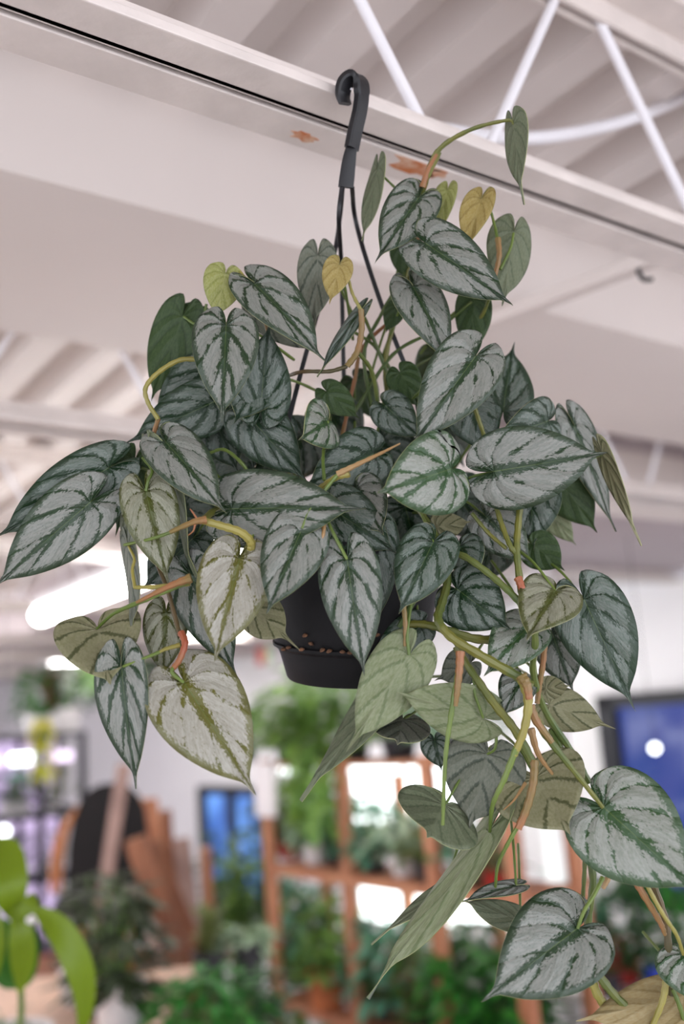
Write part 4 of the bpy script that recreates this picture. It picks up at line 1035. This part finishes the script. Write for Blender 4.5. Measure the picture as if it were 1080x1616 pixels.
# ------------------------------------------------------------------ left: grow-light rack
RD = 6.4
a = at(64, 1300, RD); aj, ar = jr(a)
root = empty('metal_rack', P(aj, ar, 0), 'black metal plant rack with violet grow lights at far left', 'rack')
zr = [at(64, 1157, RD).z, at(64, 1285, RD).z, at(64, 1385, RD).z, at(64, 1500, RD).z]
jl = aj - 1.6; jn = jr(at(150, 1300, RD))[0]
for jj in (jl, aj, jn):
    for rr_ in (ar, ar + .45):
        mb = MB(); quadbox(mb, jj - .02, jj + .02, rr_ - .02, rr_ + .02, 0, zr[0]); mb.build('post', M['frame'], root, smooth=False)
for i, zz in enumerate(zr):
    mb = MB(); quadbox(mb, jl, jn, ar, ar + .45, zz - .03, zz); mb.build('shelf_deck', M['frame'], root, smooth=False)
    if i < 2:
        for (p0, p1) in (((-120, 2), (20, 62), (76, 140)) if i == 0 else ()):
            yy = 1196
            c0, c1 = jr(at(p0, yy, RD))[0], jr(at(p1, yy, RD))[0]; z_ = at(60, yy, RD).z
            mb = MB(); mb.tube([P(c0, ar + .05, z_), P(c1, ar + .05, z_)], .034 if i == 0 else .02, 10); mb.build('grow_light', M['globe'] if p0 == 20 else M['grow'], root)
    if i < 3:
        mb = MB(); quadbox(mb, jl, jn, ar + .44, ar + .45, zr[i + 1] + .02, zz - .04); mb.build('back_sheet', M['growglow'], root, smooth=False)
mb = MB(); mb.tube([P(jl, ar - .01, zr[0] - .02), P(jn, ar - .01, zr[1])], .012, 6); mb.build('brace', M['frame'], root)
def rackpt(px, k): 
    q = at(px, 1300, RD); return P(jr(q)[0], ar + .2, zr[k] if k >= 0 else 0)
bush('dark purple and green bush on top of the metal rack', rackpt(140, 0), .34, .25, .10, 'dark', 170, ('w', .10, .16), seed=80)
bush('red-tinged plant on the metal rack top', rackpt(108, 0), .42, .13, .09, 'red', 60, ('w', .07, .14), 'upright', seed=81)
bush('bright green plant on the metal rack corner', rackpt(70, 0), .34, .14, .10, 'bright', 110, ('w', .07, .12), seed=82)
q = rackpt(64, 0) ; q = P(jr(q)[0], ar - .06, zr[0] + .012)
bush('yellow vine trailing down from the metal rack corner', q, .36, .06, .09, 'yellow', 70, None, 'trail', seed=83, name='trailing_vine')
for i, (px, k, mt, lab) in enumerate(((20, 1, 'grey', 'grey plant under violet light on the rack, at picture edge'), (45, 1, 'teal', 'small teal plant beside the rack post'), (110, 1, 'olive', 'olive plant on the rack shelf left of the oval chair'),
                                      (30, 2, 'dark', 'dark plant on the lower rack shelf'), (110, 2, 'grey', 'greyish plant on the lower rack shelf behind the chair'))):
    bush(lab, rackpt(px, k), .22, .16, .08, mt, 80, ('w', .06, .08), seed=90 + i)
for i, (px, py, s, lab) in enumerate(((6, 1312, .03, 'white glowing ball standing in for a spot of window light'),)):  # glowing ball put in for a bright spot of window light
    c = at(px, py, 5.4); root = empty('light_spot_globe', c, lab, 'lamp', 'stand-in light spots')
    mb = MB(); mb.lathe(c - Z * s, [(0, 0), (s * .6, s * .2), (s * .95, s * .7), (s, s), (s * .95, s * 1.3), (s * .6, s * 1.8), (0, s * 2)], Z, 14); mb.build('globe', M['globe'], root)
    mb = MB(); mb.tube([c + Z * s, Vector((c.x, c.y, ZD))], .003, 5); mb.build('cord', M['frame'], root)

# ------------------------------------------------------------------ rattan chair with a black oval back, on a platform
CD = 5.55
ctop, cbot = at(172, 1236, CD), at(172, 1395, CD)
cj, cr = jr(ctop); zseat = cbot.z - .02
root = empty('rattan_chair', P(cj, cr, zseat - .38), 'rattan chair with a tall black oval back behind the timber', 'chair')
hw_, hh = 68 * CD / FPX, (ctop.z - zseat)
def ell(k, n, w, h, power=2.6):
    t_ = math.pi * k / n; cx_, sx_ = math.cos(t_), math.sin(t_)
    return math.copysign(abs(cx_) ** (2 / power), cx_) * w, abs(sx_) ** (2 / power) * h
n = 24; ring = [ell(k, n, hw_, hh) for k in range(n + 1)]
mb = MB(); fr_ = [Vector((ctop.x, ctop.y, zseat)) + CX * x_ * 1.0 - CX.dot(Z) * Z * x_ + Z * y_ for x_, y_ in ring]
hx = Vector((1, 0, 0)); fr_ = [Vector((ctop.x, ctop.y, zseat)) + hx * x_ + Z * y_ for x_, y_ in ring]
bk_ = [v + Vector((0, .05, 0)) for v in fr_]; m_ = len(fr_)
mb.add(fr_ + bk_, [tuple(range(m_)), tuple(range(2 * m_ - 1, m_ - 1, -1))] + [(k, k + m_, (k + 1) % m_ + m_, (k + 1) % m_) for k in range(m_)])
mb.build('backrest', M['cloth'], root, smooth=False)
mb = MB(); mb.tube([Vector((ctop.x, ctop.y + .06, zseat)) + hx * x_ * 1.40 + Z * y_ * .82 for x_, y_ in ring], .020, 8); mb.build('rattan_rim', M['rattan'], root)
mb = MB(); mb.tube([Vector((ctop.x, ctop.y + .05, zseat)) + hx * x_ * 1.22 + Z * y_ * .90 for x_, y_ in ring], .013, 8); mb.build('rattan_rim', M['rattan'], root)
mb = MB(); mb.lathe(Vector((ctop.x, ctop.y - .16, zseat - .07)), [(0, 0), (.24, 0), (.27, .03), (.25, .065), (0, .07)], Z, 20); mb.build('seat', M['cloth'], root)
zpl = zseat - .38
for a_ in range(4):
    q = Vector((ctop.x + (.17 if a_ % 2 else -.17), ctop.y + (-.30 if a_ < 2 else .02), 0))
    mb = MB(); mb.tube([Vector((q.x, q.y, zpl)), Vector((q.x * .99 + ctop.x * .01, q.y, zseat - .06))], .018, 8); mb.build('leg', M['rattan'], root)
root2 = empty('display_platform', Vector((ctop.x, ctop.y, 0)), 'brown wooden platform carrying the rattan chair', 'platform')
for k in range(5):
    mb = MB(); mb.box(Vector((ctop.x, ctop.y - .52 + k * .2, zpl - .02)), hx, (0, 1, 0), Z, .55, .097, .02, b=.003); mb.build('plank', M['brown'], root2)
for a_ in range(4):
    mb = MB(); mb.box(Vector((ctop.x + (.48 if a_ % 2 else -.48), ctop.y + (-.52 if a_ < 2 else .26), (zpl - .04) / 2)), hx, (0, 1, 0), Z, .04, .04, (zpl - .04) / 2); mb.build('leg', M['brown'], root2, smooth=False)

# ------------------------------------------------------------------ leaning timber
def board(px0, py0, px1, py1, d0, d1, w, th, mat, label, name='wooden_board'):
    a, b = at(px0, py0, d0), at(px1, py1, d1); d_ = (b - a)
    t_ = (0.0 - a.z) / d_.z if d_.z < 0 else 1
    e_ = a + d_ * t_ * 0.998; ax = (e_ - a); side = CX - ax.normalized() * CX.dot(ax.normalized())
    root = empty(name, Vector((e_.x, e_.y, 0)), label, 'lumber', 'timber leaning behind the counter')
    mb = MB(); mb.box((a + e_) / 2 + Z * .004, ax, side, ax.cross(side), ax.length / 2, w / 2, th / 2, b=.003); mb.build('plank', mat, root)
board(196, 1208, 166, 1400, 4.5, 4.5, .060, .03, M['greywood'], 'pinkish grey pole crossing the black oval chair back')
board(213, 1325, 290, 1535, 4.4, 4.4, .095, .04, M['brown'], 'thick brown board leaning to the left beside the oval chair')
board(240, 1330, 312, 1500, 4.55, 4.55, .06, .04, M['brown'], 'thin brown board leaning just behind the thickest board')
board(238, 1262, 262, 1440, 4.7, 4.7, .06, .03, M['cedar'], 'orange-brown board upright right of the oval chair')
board(262, 1280, 272, 1440, 4.8, 4.8, .05, .03, M['brown'], 'narrow brown board behind the orange-brown one')
board(286, 1325, 300, 1440, 4.65, 4.65, .08, .03, M['greywood'], 'wide greyish board nearest the white wall')
board(205, 1400, 260, 1530, 4.3, 4.3, .035, .03, M['greywood'], 'slim greyish stick low among the leaning timber')
c = at(325, 1345, 4.9)
board(324, 1340, 330, 1430, 4.9, 4.9, .05, .05, M['cedar'], 'short cedar post standing left of the shelf')

# ------------------------------------------------------------------ peach counter at lower left and what stands on it
ZK = 1.12
ca, cb_ = at(-160, 1500, 3.4), at(425, 1500, 3.4)
yk0, yk1 = 2.2, hitz(110, 1538, ZK).y
xk0, xk1 = -1.9, at(250, 1600, 3.0).x; xk0, xk1 = -1.9, at(235, 1600, 3.0).x
root = empty('counter', ((xk0 + xk1) / 2, (yk0 + yk1) / 2, 0), 'peach topped counter at the lower left', 'counter')
mb = MB(); mb.box(((xk0 + xk1) / 2, (yk0 + yk1) / 2, ZK - .02), hx, (0, 1, 0), Z, (xk1 - xk0) / 2, (yk1 - yk0) / 2, .02, b=.004); mb.build('counter_top', M['peach'], root)
mb = MB(); mb.box(((xk0 + xk1) / 2, (yk0 + yk1) / 2, (ZK - .04) / 2), hx, (0, 1, 0), Z, (xk1 - xk0) / 2 - .04, (yk1 - yk0) / 2 - .04, (ZK - .04) / 2); mb.build('body', M['brown'], root, smooth=False)
xb0, xb1 = xk1 + .02, at(405, 1600, 3.0).x
root = empty('plant_bench', ((xb0 + xb1) / 2, 3.0, 0), 'brown plank bench with green plants beside the peach counter', 'bench')
for k in range(6):
    mb = MB(); mb.box(((xb0 + xb1) / 2, 2.45 + k * .22, ZK - .018), hx, (0, 1, 0), Z, (xb1 - xb0) / 2, .105, .018, b=.003); mb.build('plank', M['darkwood'], root)
for x_ in (xb0 + .05, xb1 - .05):
    for y_ in (2.42, 3.5):
        mb = MB(); mb.box((x_, y_, (ZK - .036) / 2), hx, (0, 1, 0), Z, .03, .03, (ZK - .036) / 2); mb.build('leg', M['darkwood'], root, smooth=False)
def kpt(px, d): q = at(px, 1500, d); return Vector((q.x, q.y, ZK))
bush('big dark fern in a large white pot below the oval chair', kpt(188, 2.85), .28, .13, .08, 'forest', 230, ('w', .074, .215), seed=110)
bush('greyish leafy plant behind the big dark fern', kpt(165, 3.35), .36, .15, .09, 'forest', 160, ('d', .08, .10), seed=111)
bush('lush green fern at the foot of the leaning boards', kpt(318, 2.75), .20, .17, .07, 'bright', 260, ('d', .07, .05), 'mound', seed=112)
bush('low green plant at the left post foot', kpt(388, 2.85), .17, .13, .06, 'dark', 170, ('d', .05, .05), seed=113)
bush('flat yellow-green rosette plant above the lush fern', kpt(330, 3.5), .24, .10, .07, 'olive', 60, ('d', .06, .14), 'upright', seed=114)
bush('white-flecked plant in a dark pot left of the cedar post', kpt(392, 3.52), .07, .10, .06, 'pale', 90, ('d', .06, .16), seed=115)
bush('pale plant in a white bowl at the lower left edge', kpt(5, 2.5), .08, .10, .05, 'grey', 40, ('w', .12, .20), seed=116)
bush('pink-flowered small plant on the counter corner', kpt(118, 3.5), .10, .10, .05, 'red', 40, ('w', .06, .14), seed=117)
bush('small orange-potted plant low on the counter', kpt(50, 2.6), .03, .04, .03, 'mid', 30, ('t', .05, .07), seed=118)
# dark bushes seen between the shelf and the timber
for i, (px, py, d, h, sp, mt, lab) in enumerate(((372, 1480, 5.3, .46, .22, 'dark', 'tall dark green shrub before the bright blue panes'), (395, 1500, 5.0, .34, .18, 'mid', 'mid-green shrub left of the cedar post'),
                                             (345, 1180, 6.6, .3, .2, 'dark', ''))):
    if not lab: continue
    q = at(px, py, d); q.z = 0
    zz = at(px, py, d).z
    root3 = empty('plant_stand', q, 'dark wooden stand under the ' + lab.split(' before')[0].split(' left')[0], 'stand')
    mb = MB(); mb.lathe(q, [(0, 0), (.12, 0), (.12, .02), (.03, .04), (.03, zz - .04), (.13, zz - .025), (.13, zz), (0, zz)], Z, 14); mb.build('pedestal', M['brown'], root3)
    bush(lab, Vector((q.x, q.y, zz)), h, sp, .10, mt, 190, ('d', .09, .12), seed=130 + i)

# hanging plants by the white wall, left of the pot
def hanging(px, py, d, label, mt, sp, h, seed):
    q = at(px, py, d); r = bush(label, q, h, sp, .09, mt, 120, ('d', .08, .09), 'mound', seed=seed, name='hanging_planter')
    mb = MB(); mb.tube([q + Z * .08, Vector((q.x, q.y, ZD if jr(q)[1] < r2 or jr(q)[0] < 1.25 else ZP))], .003, 5); mb.build('cord', M['frame'], r)
hanging(232, 1100, 7.2, 'small dark plant hanging beyond the pale leaves', 'dark', .14, .2, 140)
hanging(160, 1110, 7.4, 'green hanging plant far left of the pot, above the rack', 'mid', .22, .22, 141)
c = at(412, 1035, 6.8); root = empty('price_card', c, 'small red and pale green card hung by the white wall', 'card')
mb = MB(); mb.box(c, J, R, Z, .004, .045, .06); mb.build('red_card', M['redpot'], root, smooth=False)
c2 = c - R * .10 ; mb = MB(); mb.box(c2, J, R, Z, .004, .035, .06); mb.build('green_card', FM['pale'], root, smooth=False)
mb = MB(); mb.tube([c + Z * .06, Vector((c.x, c.y, ZP))], .002, 5); mb.tube([c2 + Z * .06, c + Z * .1], .002, 5); mb.build('cord', M['frame'], root)

# ------------------------------------------------------------------ near plant with bright strap leaves at lower left
ND = 1.75
q0 = at(25, 1640, ND); zst = q0.z - .12
root = empty('plant_stool', Vector((q0.x, q0.y, 0)), 'stool below the picture carrying the bright strap-leaf plant', 'stool')
mb = MB(); mb.lathe(Vector((q0.x, q0.y, zst - .03)), [(0, 0), (.15, 0), (.16, .012), (.15, .03), (0, .03)], Z, 24); mb.build('seat', M['brown'], root)
for a_ in range(3):
    t_ = a_ * 2.094; mb = MB(); mb.tube([Vector((q0.x + math.cos(t_) * .17, q0.y + math.sin(t_) * .17, 0)), Vector((q0.x + math.cos(t_) * .10, q0.y + math.sin(t_) * .10, zst - .025))], .014, 8); mb.build('leg', M['brown'], root)
SB = Vector((q0.x, q0.y, zst))
root = empty('strap_leaf_plant', SB, 'out-of-focus plant with bright lime strap leaves at lower left edge', 'plant')
mb = MB(); mb.lathe(SB, [(0, 0), (.05, 0), (.062, .07), (.066, .075), (.058, .08), (0, .07)], Z, 24); mb.build('pot', M['ceramic'], root)
LIME = leaf_under('strap_leaf_lime', C(138, 158, 36), C(116, 140, 26), C(156, 170, 58), .3, .25); LIMG = leaf_under('strap_leaf_green', C(62, 124, 30), C(46, 104, 24), C(84, 140, 44), .3, .25)
KIND['L'] = (LIME, LIME); KIND['M'] = (LIMG, LIMG)
mb = MB(); mb.tube(smooth_pts([SB + Z * .07, at(34, 1590, ND), at(30, 1500, ND), at(45, 1450, ND)], 5), .006, 8); mb.build('stem', PET, root)
def strap(pts, wmax, d, mat, prof):
    sp_ = smooth_pts([at(x, y, d + dz) for x, y, dz in pts], 6); m = len(sp_); u = d / FPX; top_, bot_ = [], []
    for i_, p in enumerate(sp_):
        t_ = (sp_[min(i_ + 1, m - 1)] - sp_[max(i_ - 1, 0)]).normalized(); nn = (CAM - p).normalized(); sd = t_.cross(nn).normalized(); nn = sd.cross(t_)
        f = i_ / (m - 1); w = wmax * u * max(0.03, math.sin(math.pi * min(1, (f * .92 + .06)) ** prof))
        for a_, zf in ((-.5, .10), (-.25, .03), (0, -.05), (.25, .03), (.5, .10)):
            q = p + sd * w * a_ + nn * w * zf; top_.append(q); bot_.append(q - nn * .0008)
    mb = MB(); n_ = len(top_)
    fs = [(i_ * 5 + k, i_ * 5 + k + 1, (i_ + 1) * 5 + k + 1, (i_ + 1) * 5 + k) for i_ in range(m - 1) for k in range(4)]
    mb.add(top_ + bot_, fs + [tuple(q + n_ for q in f[::-1]) for f in fs]); mb.build('strap_leaf', mat, root)
LIME = foliage_mat('strap_lime', C(132, 156, 26), C(116, 142, 22), .35, .4); LIMG = foliage_mat('strap_green', C(60, 120, 24), C(52, 108, 22), .3, .4)
strap([(22, 1450, 0), (14, 1400, -.02), (6, 1345, .02), (-4, 1322, .05)], 62, 1.74, LIME, 1.0)
strap([(60, 1436, 0), (96, 1470, -.03), (126, 1530, -.04), (134, 1590, -.02), (122, 1660, .02)], 44, 1.68, LIME, .8)
strap([(26, 1430, 0), (34, 1480, -.02), (36, 1530, 0), (30, 1570, .02)], 40, 1.72, LIME, .9)
strap([(46, 1450, .02), (46, 1500, .02), (40, 1540, .03), (30, 1562, .04)], 34, 1.76, LIMG, .9)
strap([(4, 1450, .02), (8, 1500, .02), (18, 1540, .03), (28, 1560, .04)], 56, 1.78, LIMG, .9)
strap([(40, 1478, 0), (44, 1450, -.01), (48, 1424, .0), (52, 1408, .02)], 30, 1.72, LIME, .9)
strap([(-20, 1420, .01), (-12, 1480, 0), (-4, 1540, .02)], 40, 1.72, LIME, .9)
mb = MB(); mb.lathe(at(50, 1452, 1.7), [(0, -.008), (.009, -.003), (.01, .004), (0, .010)], Z, 10); mb.build('flower_bud', M['ceramic'], root)
